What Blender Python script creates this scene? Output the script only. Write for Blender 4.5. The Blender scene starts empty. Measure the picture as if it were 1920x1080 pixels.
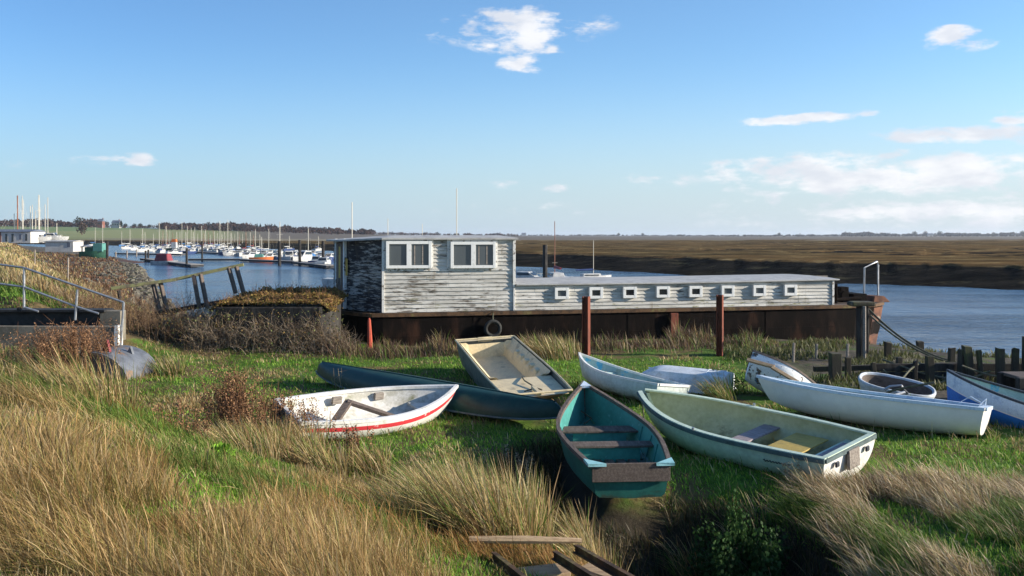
import bpy, bmesh, math, random
import numpy as np
from mathutils import Vector, Matrix
R = math.radians
random.seed(7); rng = np.random.default_rng(11)
sc = bpy.context.scene
col = sc.collection

# ------------------------------------------------------------ camera
CAM_Z = 3.2
cam = bpy.data.cameras.new('camera'); camo = bpy.data.objects.new('camera', cam); col.objects.link(camo)
camo.location = (0, 0, CAM_Z); camo.rotation_euler = (R(90), 0, 0)
cam.lens = 30; cam.sensor_width = 36; cam.shift_y = -99 / 1920
cam.clip_start = 0.1; cam.clip_end = 20000
sc.camera = camo

# ------------------------------------------------------------ light
SUN_EL, SUN_AZ = 18.0, 95.0          # azimuth measured clockwise from +Y (the view direction)
sun = bpy.data.lights.new('sun', 'SUN'); sun.energy = 5.0; sun.angle = R(0.5); sun.color = (1, .91, .77)
suno = bpy.data.objects.new('sun', sun); col.objects.link(suno)
sd = Vector((math.sin(R(SUN_AZ)) * math.cos(R(SUN_EL)), math.cos(R(SUN_AZ)) * math.cos(R(SUN_EL)), math.sin(R(SUN_EL))))
suno.rotation_euler = sd.to_track_quat('Z', 'Y').to_euler()

sc.view_settings.view_transform = 'Standard'; sc.view_settings.look = 'None'
sc.view_settings.exposure = 0.86; sc.view_settings.gamma = 1
sc.cycles.max_bounces = 6; sc.cycles.diffuse_bounces = 3; sc.cycles.glossy_bounces = 3
sc.cycles.transmission_bounces = 2; sc.cycles.transparent_max_bounces = 8

# ------------------------------------------------------------ node helpers
class NT:
    def __init__(s, nt): s.nt = nt; s.n = nt.nodes; s.l = nt.links
    def new(s, t, **k):
        n = s.n.new(t)
        for a, b in k.items(): setattr(n, a, b)
        return n
    def put(s, sock, v):
        if v is None: return
        if isinstance(v, bpy.types.NodeSocket): s.l.new(v, sock)
        else:
            if isinstance(v, (tuple, list)) and len(v) == 3 and len(getattr(sock, 'default_value', (0, 0, 0))) == 4: v = (*v, 1)
            sock.default_value = v
    def m(s, op, a, b=None, c=None, clamp=False):
        n = s.new('ShaderNodeMath', operation=op); n.use_clamp = clamp
        s.put(n.inputs[0], a); s.put(n.inputs[1], b); s.put(n.inputs[2], c)
        return n.outputs[0]
    def mix(s, f, a, b, bt='MIX'):
        n = s.new('ShaderNodeMix', data_type='RGBA', blend_type=bt)
        s.put(n.inputs[0], f); s.put(n.inputs[6], a); s.put(n.inputs[7], b)
        return n.outputs[2]
    def noise(s, vec, scale=1, det=4, rough=.55, dist=0, col=False):
        n = s.new('ShaderNodeTexNoise'); s.put(n.inputs['Vector'], vec)
        n.inputs['Scale'].default_value = scale; n.inputs['Detail'].default_value = det
        n.inputs['Roughness'].default_value = rough; n.inputs['Distortion'].default_value = dist
        return n.outputs[1 if col else 0]
    def vor(s, vec, scale=1, feat='F1', out=0):
        n = s.new('ShaderNodeTexVoronoi', feature=feat); s.put(n.inputs['Vector'], vec); n.inputs['Scale'].default_value = scale
        return n.outputs[out]
    def scale(s, vec, k):
        n = s.new('ShaderNodeVectorMath', operation='MULTIPLY'); s.put(n.inputs[0], vec); n.inputs[1].default_value = k
        return n.outputs[0]
    def ramp(s, f, a, b):          # smooth 0..1 between a and b
        n = s.new('ShaderNodeMapRange', interpolation_type='SMOOTHSTEP'); s.put(n.inputs[0], f)
        n.inputs[1].default_value = a; n.inputs[2].default_value = b
        return n.outputs[0]
    def lin(s, f, a, b, c=0, d=1):
        n = s.new('ShaderNodeMapRange'); s.put(n.inputs[0], f)
        for i, v in zip((1, 2, 3, 4), (a, b, c, d)): n.inputs[i].default_value = v
        return n.outputs[0]

# ------------------------------------------------------------ world
w = bpy.data.worlds.new('World'); sc.world = w; w.use_nodes = True
N = NT(w.node_tree); N.n.clear()
wo = N.new('ShaderNodeOutputWorld'); bg = N.new('ShaderNodeBackground')
sky = N.new('ShaderNodeTexSky'); sky.sky_type = 'NISHITA'; sky.sun_disc = False
sky.sun_elevation = R(SUN_EL); sky.sun_rotation = R(SUN_AZ)
sky.air_density = 1.0; sky.dust_density = .35; sky.ozone_density = 2.6; sky.altitude = 0
geo = N.new('ShaderNodeTexCoord').outputs['Generated']
sx = N.new('ShaderNodeSeparateXYZ'); N.l.new(geo, sx.inputs[0])
X_, Y_, Z_ = sx.outputs
az = N.m('ARCTAN2', X_, Y_); el = N.m('ARCSINE', Z_)
wv = N.new('ShaderNodeCombineXYZ'); N.l.new(az, wv.inputs[0]); N.l.new(N.m('MULTIPLY', el, 2.6), wv.inputs[1])
wv = wv.outputs[0]
nz = N.noise(wv, 7, 7, .6); nf = N.noise(wv, 24, 6, .62)
nzz = N.m('ADD', N.m('MULTIPLY', N.m('SUBTRACT', nz, .5), 1.9), N.m('MULTIPLY', N.m('SUBTRACT', nf, .5), 2.3))
def blob(px, py, rx, ry, g=1.0, tilt=0):
    a0 = math.atan((px - 960) / 1600); e0 = math.atan((441 - py) / 1600 * math.cos(a0))
    da = N.m('SUBTRACT', az, a0); de = N.m('SUBTRACT', el, e0)
    if tilt: de = N.m('SUBTRACT', de, N.m('MULTIPLY', da, tilt))
    a = N.m('MULTIPLY', da, 1600 / rx); e = N.m('MULTIPLY', de, 1600 / ry)
    d = N.m('SQRT', N.m('ADD', N.m('POWER', a, 2), N.m('POWER', e, 2)))
    return N.m('MULTIPLY', N.m('SUBTRACT', 1.0, d, clamp=True), g)
acc = None
for b in [(980, 58, 165, 56, 1.05), (975, 122, 60, 26, 1.0), (1040, 92, 34, 20, .8), (1110, 45, 170, 40, .3), (830, 60, 150, 50, .3), (1780, 72, 62, 26, 1.2), (1830, 78, 50, 22, .6),
          (1505, 222, 150, 14, 1.5, .03), (1720, 254, 100, 20, 1.1), (1870, 252, 130, 30, .8), (1900, 225, 60, 14, .9),
          (1660, 328, 460, 60, 1.0), (1760, 308, 260, 34, .9), (1900, 300, 160, 60, .6), (1340, 338, 200, 26, .7), (1230, 335, 90, 20, .6), (1720, 358, 90, 30, .5), (1380, 358, 140, 26, .4),
          (1750, 395, 560, 80, .6), (1000, 390, 300, 26, .35), (940, 345, 60, 16, .5), (1030, 352, 60, 14, .5), (262, 300, 40, 20, .9), (200, 300, 160, 20, .3), (10, 303, 60, 16, .4), (2300, 260, 420, 160, 1.0), (-500, 250, 300, 90, .8)]:
    v = blob(*b); acc = v if acc is None else N.m('MAXIMUM', acc, v)
dens = N.ramp(N.m('ADD', N.m('MULTIPLY', acc, 1.0), N.m('MULTIPLY', nzz, N.ramp(acc, 0.0, .3))), .2, .82)
dens = N.m('MULTIPLY', dens, .93)
shade = N.ramp(N.noise(wv, 13, 5, .6), .35, .65)
ccol = N.mix(shade, (3.6, 3.75, 4.1), (4.7, 4.7, 4.8))
hz = N.m('POWER', N.m('SUBTRACT', 1.0, N.ramp(el, -.01, .24), clamp=True), 1.5)
azr = N.ramp(az, -.6, .7)
hcol = N.mix(azr, (2.2, 2.95, 3.55), (3.1, 3.5, 3.85))
c0 = N.mix(1.0, sky.outputs[0], (.60, .79, .98), 'MULTIPLY')
c0 = N.mix(1.0, c0, N.mix(N.ramp(az, -.6, .15), (.82, .85, .87), (1.2, 1.13, 1.05)), 'MULTIPLY')
c1 = N.mix(N.m('MULTIPLY', hz, .92), c0, hcol)
c2 = N.mix(dens, c1, ccol)
N.l.new(c2, bg.inputs[0]); bg.inputs[1].default_value = .12
N.l.new(bg.outputs[0], wo.inputs[0])

# ------------------------------------------------------------ tagging / linking helpers
def tag(o, label=None, cat=None, group=None, kind=None):
    if label: o['label'] = label
    if cat: o['category'] = cat
    if group: o['group'] = group
    if kind: o['kind'] = kind
    return o
def empty(name, loc=(0, 0, 0), label=None, cat=None, group=None, rz=0):
    o = bpy.data.objects.new(name, None); col.objects.link(o); o.location = loc; o.rotation_euler = (0, 0, rz)
    o.empty_display_size = .2
    return tag(o, label, cat, group)
def copy_tree(o, parent=None):
    c = o.copy(); col.objects.link(c)
    if parent is not None: c.parent = parent
    for ch in list(o.children): copy_tree(ch, c)
    return c
def P(px, py, Y): return Vector(((px - 960) * Y / 1600, Y, CAM_Z - (py - 441) * Y / 1600))
def G(px, py, z=0.0): return P(px, py, (CAM_Z - z) * 1600 / (py - 441))

class MB:
    def __init__(s): s.v = []; s.f = []; s.mi = []; s.M = Matrix()
    def add(s, vs, fs, mi=0):
        b = len(s.v); s.v += [tuple(s.M @ Vector(v)) for v in vs]
        s.f += [tuple(b + i for i in f) for f in fs]; s.mi += [mi] * len(fs)
    def box(s, a, b, mi=0, M=None, taper=0):
        x0, y0, z0 = a; x1, y1, z1 = b; t = taper
        vs = [(x0, y0, z0), (x1, y0, z0), (x1, y1, z0), (x0, y1, z0), (x0 + t, y0 + t, z1), (x1 - t, y0 + t, z1), (x1 - t, y1 - t, z1), (x0 + t, y1 - t, z1)]
        if M is not None: vs = [M @ Vector(v) for v in vs]
        s.add(vs, [(0, 3, 2, 1), (4, 5, 6, 7), (0, 1, 5, 4), (1, 2, 6, 5), (2, 3, 7, 6), (3, 0, 4, 7)], mi)
    def bar(s, p, q, w, h, mi=0, up=(0, 0, 1)):        # rectangular bar from p to q
        p = Vector(p); q = Vector(q); d = q - p; L = d.length; d.normalize(); up = Vector(up)
        if abs(d.dot(up)) > .95: up = Vector((0, 1, 0))
        sd_ = d.cross(up).normalized(); u = sd_.cross(d).normalized()
        M = Matrix((( d.x, sd_.x, u.x, p.x), (d.y, sd_.y, u.y, p.y), (d.z, sd_.z, u.z, p.z), (0, 0, 0, 1)))
        s.box((0, -w / 2, -h / 2), (L, w / 2, h / 2), mi, M)
    def tube(s, pts, r, n=7, mi=0, cap=True):
        pts = [Vector(p) for p in pts]; k = len(pts); rs = r if isinstance(r, (list, tuple)) else [r] * k
        vs = []; fs = []
        for i, p in enumerate(pts):
            d = (pts[min(i + 1, k - 1)] - pts[max(i - 1, 0)]).normalized()
            a = d.cross(Vector((0, 0, 1)) if abs(d.z) < .9 else Vector((0, 1, 0))).normalized(); b = d.cross(a)
            for j in range(n):
                t = 2 * math.pi * j / n; vs.append(p + (a * math.cos(t) + b * math.sin(t)) * rs[i])
        for i in range(k - 1):
            for j in range(n):
                fs.append((i * n + j, i * n + (j + 1) % n, (i + 1) * n + (j + 1) % n, (i + 1) * n + j))
        if cap: fs.append(tuple(range(n - 1, -1, -1))); fs.append(tuple(range((k - 1) * n, k * n)))
        s.add(vs, fs, mi)
    def prism(s, poly, z0, z1, mi=0):      # poly list of (x,y)
        n = len(poly)
        s.add([(x, y, z0) for x, y in poly] + [(x, y, z1) for x, y in poly],
              [tuple(range(n - 1, -1, -1)), tuple(range(n, 2 * n))] + [(i, (i + 1) % n, n + (i + 1) % n, n + i) for i in range(n)], mi)
    def build(s, name, mats, parent=None, bevel=0, smooth=False, loc=None):
        me = bpy.data.meshes.new(name); me.from_pydata(s.v, [], s.f)
        if not isinstance(mats, (list, tuple)): mats = [mats]
        for m in mats: me.materials.append(m)
        me.polygons.foreach_set('material_index', s.mi)
        if smooth: me.polygons.foreach_set('use_smooth', [True] * len(s.f))
        me.update()
        bm = bmesh.new(); bm.from_mesh(me); bmesh.ops.recalc_face_normals(bm, faces=bm.faces)
        if bevel: bmesh.ops.bevel(bm, geom=bm.edges[:], offset=bevel, segments=1, affect='EDGES', clamp_overlap=True)
        bm.to_mesh(me); bm.free()
        o = bpy.data.objects.new(name, me); col.objects.link(o)
        if parent is not None: o.parent = parent
        if loc is not None: o.location = loc
        if smooth and smooth != 'full':
            try: me.set_sharp_from_angle(angle=R(38))
            except Exception: pass
        return o

# ------------------------------------------------------------ materials
def coat(name, c1, c2=None, scale=4, lo=.4, hi=.6, rough=.6, bump=.15, bscale=40, stretch=(1, 1, 1), c3=None, s3=1.5, lo3=.55, hi3=.7, spec=.3, metal=0, det=6, var=.12, grime=None):
    """two-tone worn coat: c1 with patches of c2 and wider stains of c3"""
    m = bpy.data.materials.new(name); m.use_nodes = True; N = NT(m.node_tree)
    b = N.n['Principled BSDF']; tc = N.new('ShaderNodeTexCoord').outputs['Object']
    v = N.scale(tc, stretch)
    c = c1
    if c2: c = N.mix(N.ramp(N.noise(v, scale, det, .65), lo, hi), c1, c2)
    if c3: c = N.mix(N.ramp(N.noise(v, s3, 5, .6), lo3, hi3), c, c3)
    if grime:                # waterline algae and mud low on the hull, with scuffs
        sz = N.new('ShaderNodeSeparateXYZ'); N.l.new(tc, sz.inputs[0])
        gf = N.ramp(N.m('ADD', N.m('MULTIPLY', sz.outputs[2], -1), N.m('MULTIPLY', N.m('SUBTRACT', N.noise(N.scale(tc, (1, 1, 2.5)), 5, 6, .7), .5), .5)), -grime[1], -grime[1] + .1)
        c = N.mix(N.m('MULTIPLY', gf, .75), c, grime[0])
        sc1 = N.ramp(N.noise(N.scale(tc, (1.2, 1.2, 14)), 4, 6, .75), .66, .7); c = N.mix(N.m('MULTIPLY', sc1, .6), c, grime[0])
    fine = N.lin(N.noise(v, scale * 6, 4, .6), .3, .7, 1 - var, 1 + var)
    mulc = N.new('ShaderNodeVectorMath', operation='SCALE'); N.put(mulc.inputs[0], c if isinstance(c, bpy.types.NodeSocket) else tuple(c)); N.put(mulc.inputs['Scale'], fine)
    N.l.new(mulc.outputs[0], b.inputs['Base Color'])
    b.inputs['Roughness'].default_value = rough; b.inputs['Specular IOR Level'].default_value = spec; b.inputs['Metallic'].default_value = metal
    if bump:
        bp = N.new('ShaderNodeBump'); bp.inputs['Strength'].default_value = bump; bp.inputs['Distance'].default_value = .02
        N.l.new(N.noise(v, bscale, 5, .6), bp.inputs['Height']); N.l.new(bp.outputs[0], b.inputs['Normal'])
    return m
M = {}
def build_mats():
    M['white_gel'] = coat('white_gelcoat', (.72, .7, .66), (.58, .56, .5), 3, .45, .7, .38, .05, c3=(.42, .4, .33), s3=2.2, lo3=.58, hi3=.8, spec=.45, grime=((.36, .33, .24), .1))
    M['white_in'] = coat('dirty_white_interior', (.6, .58, .54), (.42, .4, .34), 5, .45, .65, .6, .1, c3=(.16, .17, .07), s3=2.5, lo3=.58, hi3=.7)
    M['red'] = coat('faded_red_paint', (.55, .04, .05), (.7, .5, .47), 9, .6, .68, .5, .05)
    M['canoe'] = coat('dark_teal_plastic', (.008, .045, .036), (.018, .058, .045), 3, .4, .7, .42, .04, c3=(.03, .06, .045), spec=.25, lo3=.5, hi3=.8)
    M['cream'] = coat('cream_gelcoat', (.66, .54, .33), (.55, .45, .28), 4, .4, .7, .5, .06, c3=(.27, .23, .15), s3=2.6, lo3=.56, hi3=.75)
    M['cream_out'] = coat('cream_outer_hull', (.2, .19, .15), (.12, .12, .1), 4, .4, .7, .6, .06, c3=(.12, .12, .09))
    M['teal'] = coat('turquoise_paint', (.06, .25, .22), (.045, .19, .17), 3, .4, .7, .5, .06, c3=(.11, .33, .31), s3=6, lo3=.62, hi3=.7, grime=((.05, .07, .05), .12))
    M['teal_out'] = coat('green_hull_paint', (.025, .15, .115), (.02, .1, .08), 4, .4, .7, .5, .06, grime=((.05, .05, .03), .1))
    M['teal_light'] = coat('pale_turquoise_paint', (.3, .55, .56), (.2, .42, .42), 8, .45, .7, .5, .05)
    M['dkwood'] = coat('weathered_dark_wood', (.1, .075, .06), (.16, .125, .105), 6, .4, .65, .8, .4, 60, (1, 7, 7), c3=(.06, .045, .038))
    M['greywood'] = coat('grey_weathered_wood', (.3, .26, .22), (.17, .14, .12), 5, .4, .65, .85, .4, 60, (1, 7, 7))
    M['purplewood'] = coat('dull_purple_painted_wood', (.36, .3, .3), (.24, .2, .21), 5, .4, .65, .75, .3, 50, (1, 6, 6))
    M['ply'] = coat('yellow_plywood', (.5, .36, .1), (.38, .28, .09), 4, .4, .65, .7, .2, 50, (1, 4, 4))
    M['freshwood'] = coat('pale_bare_timber', (.42, .3, .18), (.3, .2, .12), 6, .4, .65, .8, .3, 50, (1, 8, 8))  # pale bare wood for the pole, boards and strake
    M['palegreen'] = coat('pale_green_gelcoat', (.4, .42, .26), (.32, .34, .19), 2.5, .4, .7, .45, .04, c3=(.2, .24, .12), s3=1.8, lo3=.55, hi3=.8, spec=.45, grime=((.13, .14, .07), .17))
    M['palegreen_out'] = coat('pale_green_white_hull', (.55, .64, .5), (.44, .52, .4), 3, .4, .7, .4, .04, c3=(.27, .33, .29), s3=2, lo3=.6, hi3=.8, spec=.45, grime=((.17, .18, .1), .14))
    M['rubber'] = coat('dark_rubber_strip', (.1, .14, .14), (.06, .08, .08), 8, .4, .7, .55, .05)
    M['paleblue'] = coat('pale_blue_white_hull', (.62, .66, .63), (.5, .54, .5), 3, .4, .7, .5, .05, c3=(.24, .27, .22), s3=2.2, lo3=.55, hi3=.75, grime=((.2, .19, .12), .15))
    M['bluein'] = coat('pale_blue_interior', (.3, .42, .42), (.08, .34, .52), 3.5, .55, .6, .6, .05, c3=(.2, .2, .15), lo3=.6, hi3=.75)
    M['white_boat'] = coat('white_painted_hull', (.82, .77, .71), (.77, .72, .66), 1.2, .35, .75, .4, .02, c3=(.6, .56, .48), s3=1.2, lo3=.58, hi3=.9, var=.05, spec=.4)
    M['bluewhite'] = coat('blue_tinted_white_rail', (.58, .66, .74), (.36, .46, .6), 6, .5, .65, .35, .04, spec=.5)
    M['blue'] = coat('bright_blue_hull_paint', (.025, .17, .55), (.02, .13, .42), 4, .4, .7, .4, .04, spec=.45)
    M['blackline'] = coat('dark_line_paint', (.03, .035, .045), None, rough=.5, bump=0)
    M['peel'] = coat('peeling_white_paint', (.74, .75, .74), (.12, .09, .07), 4.5, .58, .61, .7, .3, 30, c3=(.12, .22, .34), s3=5, lo3=.64, hi3=.68)
    M['greygel'] = coat('grey_white_gelcoat', (.6, .63, .66), (.48, .5, .5), 5, .4, .7, .5, .08, c3=(.26, .25, .2), s3=3, lo3=.55, hi3=.75)
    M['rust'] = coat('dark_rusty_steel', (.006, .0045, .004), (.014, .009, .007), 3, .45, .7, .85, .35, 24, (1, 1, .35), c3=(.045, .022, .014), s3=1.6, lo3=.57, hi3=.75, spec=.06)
    M['band'] = coat('brown_rubbing_band', (.11, .06, .03), (.05, .03, .018), 5, .45, .6, .85, .3, 24, c3=(.16, .13, .05), s3=2, lo3=.58, hi3=.7)
    M['rustred'] = coat('red_rust_steel', (.17, .045, .024), (.08, .028, .018), 6, .45, .65, .8, .3, 30, (1, 1, .4))
    M['rustbright'] = coat('sunlit_orange_rust', (.15, .06, .03), (.07, .03, .02), 3, .4, .6, .85, .35, 20, c3=(.25, .21, .17), s3=2.4, lo3=.6, hi3=.66)  # orange rust brightened to paint in the sun on the bow
    M['redpaint'] = coat('red_painted_steel', (.38, .06, .03), (.25, .05, .03), 8, .45, .65, .6, .1)
    M['pile'] = coat('black_tarred_pile', (.02, .017, .015), (.05, .045, .04), 5, .45, .65, .8, .3, 30, (1, 1, .3))
    M['moss_pile'] = coat('mossy_timber_pile', (.05, .042, .03), (.08, .085, .035), 5, .45, .65, .9, .4, 30, (1, 1, .4), c3=(.13, .11, .08), s3=4, lo3=.6, hi3=.7)
    M['moss_rope'] = coat('mossy_rope', (.08, .085, .05), (.15, .14, .1), 12, .4, .6, .9, .2)
    M['rope'] = coat('dark_green_rope', (.045, .05, .035), (.1, .095, .065), 30, .4, .6, .9, .2)
    M['galv'] = coat('galvanised_tube', (.35, .36, .38), (.24, .24, .25), 8, .4, .7, .4, .05, metal=.6, spec=.5)
    M['concrete'] = coat('old_concrete', (.2, .175, .135), (.12, .105, .08), 3, .4, .65, .9, .3, 30, c3=(.11, .11, .08), lo3=.6, hi3=.75)
    M['black'] = coat('black_void_board', (.012, .012, .013), (.03, .03, .03), 3, .4, .6, .7, .1)
    M['scrap'] = coat('blue_grey_scrap_steel', (.13, .14, .16), (.085, .09, .1), 5, .4, .65, .5, .15, 20, c3=(.19, .12, .07), s3=3, lo3=.56, hi3=.66, spec=.5)
    M['pale_rust'] = coat('pale_worn_steel', (.36, .32, .26), (.2, .16, .12), 6, .4, .65, .7, .2)
    M['mossrail'] = coat('lichen_covered_rail', (.2, .2, .09), (.12, .1, .07), 6, .4, .65, .9, .3, 40)
    M['frame'] = coat('white_window_frame', (.7, .69, .66), (.5, .48, .43), 10, .55, .75, .55, .05)
    M['trim'] = coat('flaking_white_trim', (.62, .6, .56), (.2, .17, .14), 9, .55, .62, .7, .2, 30)
    M['roof'] = coat('grey_felt_roof', (.42, .41, .39), (.3, .29, .28), 3, .4, .7, .7, .1, 20, c3=(.25, .24, .21), s3=2.5, lo3=.6, hi3=.75)
    M['tyre'] = coat('tyre_rubber', (.02, .02, .02), (.045, .045, .042), 8, .4, .6, .85, .1)
    M['ivy_bark'] = coat('bramble_stem', (.09, .06, .045), (.15, .11, .08), 8, .4, .6, .9, .1)
    M['deck'] = coat('boat_deck_white', (.5, .49, .47), (.3, .3, .29), 2, .4, .7, .5, 0)
    M['mast'] = coat('alloy_mast', (.6, .55, .45), (.5, .45, .36), 1, .4, .7, .45, 0)
    M['brownmast'] = coat('varnished_mast', (.27, .1, .05), (.2, .08, .05), 1, .4, .7, .5, 0)
    M['navy'] = coat('navy_canvas', (.02, .04, .12), (.03, .06, .16), 2, .4, .7, .7, 0)
    M['sailblue'] = coat('blue_canvas', (.04, .14, .32), (.03, .1, .24), 2, .4, .7, .7, 0)
    M['maroon'] = coat('maroon_canvas', (.22, .04, .05), (.15, .03, .04), 2, .4, .7, .7, 0)
    M['orange'] = coat('orange_paint', (.6, .16, .04), (.5, .12, .03), 2, .4, .7, .6, 0)
    M['darkgreen'] = coat('dark_green_paint', (.02, .09, .055), (.02, .06, .04), 2, .4, .7, .6, 0)
    M['tealbox'] = coat('teal_sheet', (.09, .24, .21), (.07, .2, .17), 2, .4, .7, .6, 0)
    M['darkglass'] = coat('dark_boat_glass', (.02, .025, .03), None, rough=.15, bump=0, spec=.6)
    M['pontoon'] = coat('pontoon_dark', (.035, .035, .04), (.06, .055, .05), 1, .4, .7, .8, 0)
    M['pontoon_top'] = coat('pontoon_deck_planks', (.3, .28, .25), (.22, .2, .18), 1, .4, .7, .8, 0)
    M['slate'] = coat('blue_grey_roof', (.12, .14, .18), (.09, .1, .13), 1, .4, .7, .7, 0)
    M['render'] = coat('pale_rendered_wall', (.5, .48, .45), (.4, .38, .36), .6, .4, .7, .9, 0)
    M['brick'] = coat('red_brown_brick', (.2, .08, .06), (.15, .07, .05), 1, .4, .7, .9, 0)
    m = bpy.data.materials.new('window_glass'); m.use_nodes = True; b = m.node_tree.nodes['Principled BSDF']
    b.inputs['Base Color'].default_value = (.07, .08, .085, 1); b.inputs['Roughness'].default_value = .18; b.inputs['Specular IOR Level'].default_value = .6
    M['glass'] = m
    m = m.copy(); m.name = 'black_window_glass'; m.node_tree.nodes['Principled BSDF'].inputs['Base Color'].default_value = (.012, .013, .014, 1); M['glass_black'] = m
build_mats()

def boards_mat(name, white=.58, peel=.5, dark=False):
    """peeling painted weatherboards; object X runs along the boards, Z up"""
    m = bpy.data.materials.new(name); m.use_nodes = True; N = NT(m.node_tree); b = N.n['Principled BSDF']
    tc = N.new('ShaderNodeTexCoord').outputs['Object']; s = N.new('ShaderNodeSeparateXYZ'); N.l.new(tc, s.inputs[0])
    v = N.scale(tc, (1, 1, 5.5)); v2 = N.scale(tc, (.6, 1, 14))
    n1 = N.noise(v, 2.6, 8, .72); n2 = N.noise(v2, 3.0, 6, .7); n3 = N.noise(tc, .7, 3, .5)
    paint = N.mix(N.ramp(N.noise(v, 1.3, 5, .6), .35, .7), (white, white * .96, white * .88), (white * .74, white * .7, white * .62))
    wood = N.mix(N.ramp(n2, .4, .65), *(((.05, .045, .045), (.018, .017, .02)) if dark else ((.19, .155, .12), (.06, .05, .042))))
    q = N.m('ADD', N.m('MULTIPLY', n1, .6), N.m('ADD', N.m('MULTIPLY', n2, .4), N.m('MULTIPLY', N.m('SUBTRACT', n3, .5), .35)))
    c = N.mix(N.ramp(q, peel, peel + .07), paint, wood)
    if not dark:
        alg = N.m('MULTIPLY', N.ramp(N.noise(v, 1.7, 6, .7), .54, .66), N.m('ADD', N.ramp(N.m('MULTIPLY', s.outputs[2], -1), -1.5, -1.05), .25))
        c = N.mix(N.m('MULTIPLY', alg, .75), c, (.17, .16, .045))
    row = N.m('FLOOR', N.m('DIVIDE', N.m('SUBTRACT', s.outputs[2], .985), .1215)); rx = N.m('FLOOR', N.m('ADD', N.m('MULTIPLY', s.outputs[0], .42), N.m('MULTIPLY', row, .37)))
    cb_ = N.new('ShaderNodeCombineXYZ'); N.l.new(row, cb_.inputs[0]); N.l.new(rx, cb_.inputs[1]); wn = N.new('ShaderNodeTexWhiteNoise'); wn.noise_dimensions = '2D'; N.l.new(cb_.outputs[0], wn.inputs['Vector'])
    sc_ = N.new('ShaderNodeVectorMath', operation='SCALE'); N.l.new(c, sc_.inputs[0]); N.l.new(N.lin(wn.outputs[0], 0, 1, .78, 1.14), sc_.inputs['Scale']); c = sc_.outputs[0]
    drip = N.ramp(N.noise(N.scale(tc, (3.5, 1, .5)), 1.6, 5, .7), .56, .7); c = N.mix(N.m('MULTIPLY', drip, .45), c, (.2, .15, .09))
    N.l.new(c, b.inputs['Base Color']); b.inputs['Roughness'].default_value = .8; b.inputs['Specular IOR Level'].default_value = .2
    bp = N.new('ShaderNodeBump'); bp.inputs['Strength'].default_value = .5; bp.inputs['Distance'].default_value = .012
    N.l.new(N.m('ADD', q, N.m('MULTIPLY', N.noise(v2, 12, 4, .6), .3)), bp.inputs['Height']); N.l.new(bp.outputs[0], b.inputs['Normal'])
    return m
M['boards'] = boards_mat('peeling_white_weatherboards', .53, .505)
M['boards_low'] = boards_mat('worn_white_weatherboards', .56, .555)
M['boards_dark'] = boards_mat('stripped_dark_weatherboards', .36, .425, True)

# ------------------------------------------------------------ numpy noise
def _hash(i, j, seed):
    n = (i * 374761393 + j * 668265263 + seed * 2147483647) & 0xffffffff
    n = ((n ^ (n >> 13)) * 1274126177) & 0xffffffff
    return ((n ^ (n >> 16)) & 0xffff) / 65535.0
def vnoise(x, y, seed=0):
    x = np.asarray(x, float); y = np.asarray(y, float)
    i = np.floor(x).astype(np.int64); j = np.floor(y).astype(np.int64); fx = x - i; fy = y - j
    fx = fx * fx * (3 - 2 * fx); fy = fy * fy * (3 - 2 * fy)
    a = _hash(i, j, seed); b = _hash(i + 1, j, seed); c = _hash(i, j + 1, seed); d = _hash(i + 1, j + 1, seed)
    return (a + (b - a) * fx) * (1 - fy) + (c + (d - c) * fx) * fy
def fbm(x, y, sc_, oct=4, seed=0):
    r = 0; a = .5; t = 0
    for k in range(oct):
        r = r + a * vnoise(np.asarray(x) * sc_, np.asarray(y) * sc_, seed + k); t += a; a *= .5; sc_ *= 2.03
    return r / t
def sstep(a, b, x):
    t = np.clip((x - a) / (b - a), 0, 1); return t * t * (3 - 2 * t)

# ------------------------------------------------------------ near terrain
WATER = -1.5
SHORE = np.array([(-260, 420), (-160, 300), (-75, 165), (-56, 127), (-34, 80), (-20, 50), (-10, 34), (0, 32), (8, 32), (12.5, 30), (15, 26.5), (20, 24.5), (34, 23), (60, 22), (140, 20)], float)
def shore_dist(X, Y):
    best = np.full(np.shape(X), 1e9); sgn = np.ones(np.shape(X))
    for (ax, ay), (bx, by) in zip(SHORE[:-1], SHORE[1:]):
        dx, dy = bx - ax, by - ay; L2 = dx * dx + dy * dy
        t = np.clip(((X - ax) * dx + (Y - ay) * dy) / L2, 0, 1)
        ex = X - (ax + t * dx); ey = Y - (ay + t * dy); d = np.hypot(ex, ey)
        cr = dx * (Y - ay) - dy * (X - ax); m_ = d < best
        best = np.where(m_, d, best); sgn = np.where(m_, np.where(cr > 0, -1, 1), sgn)
    return best * sgn           # positive on land
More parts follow.
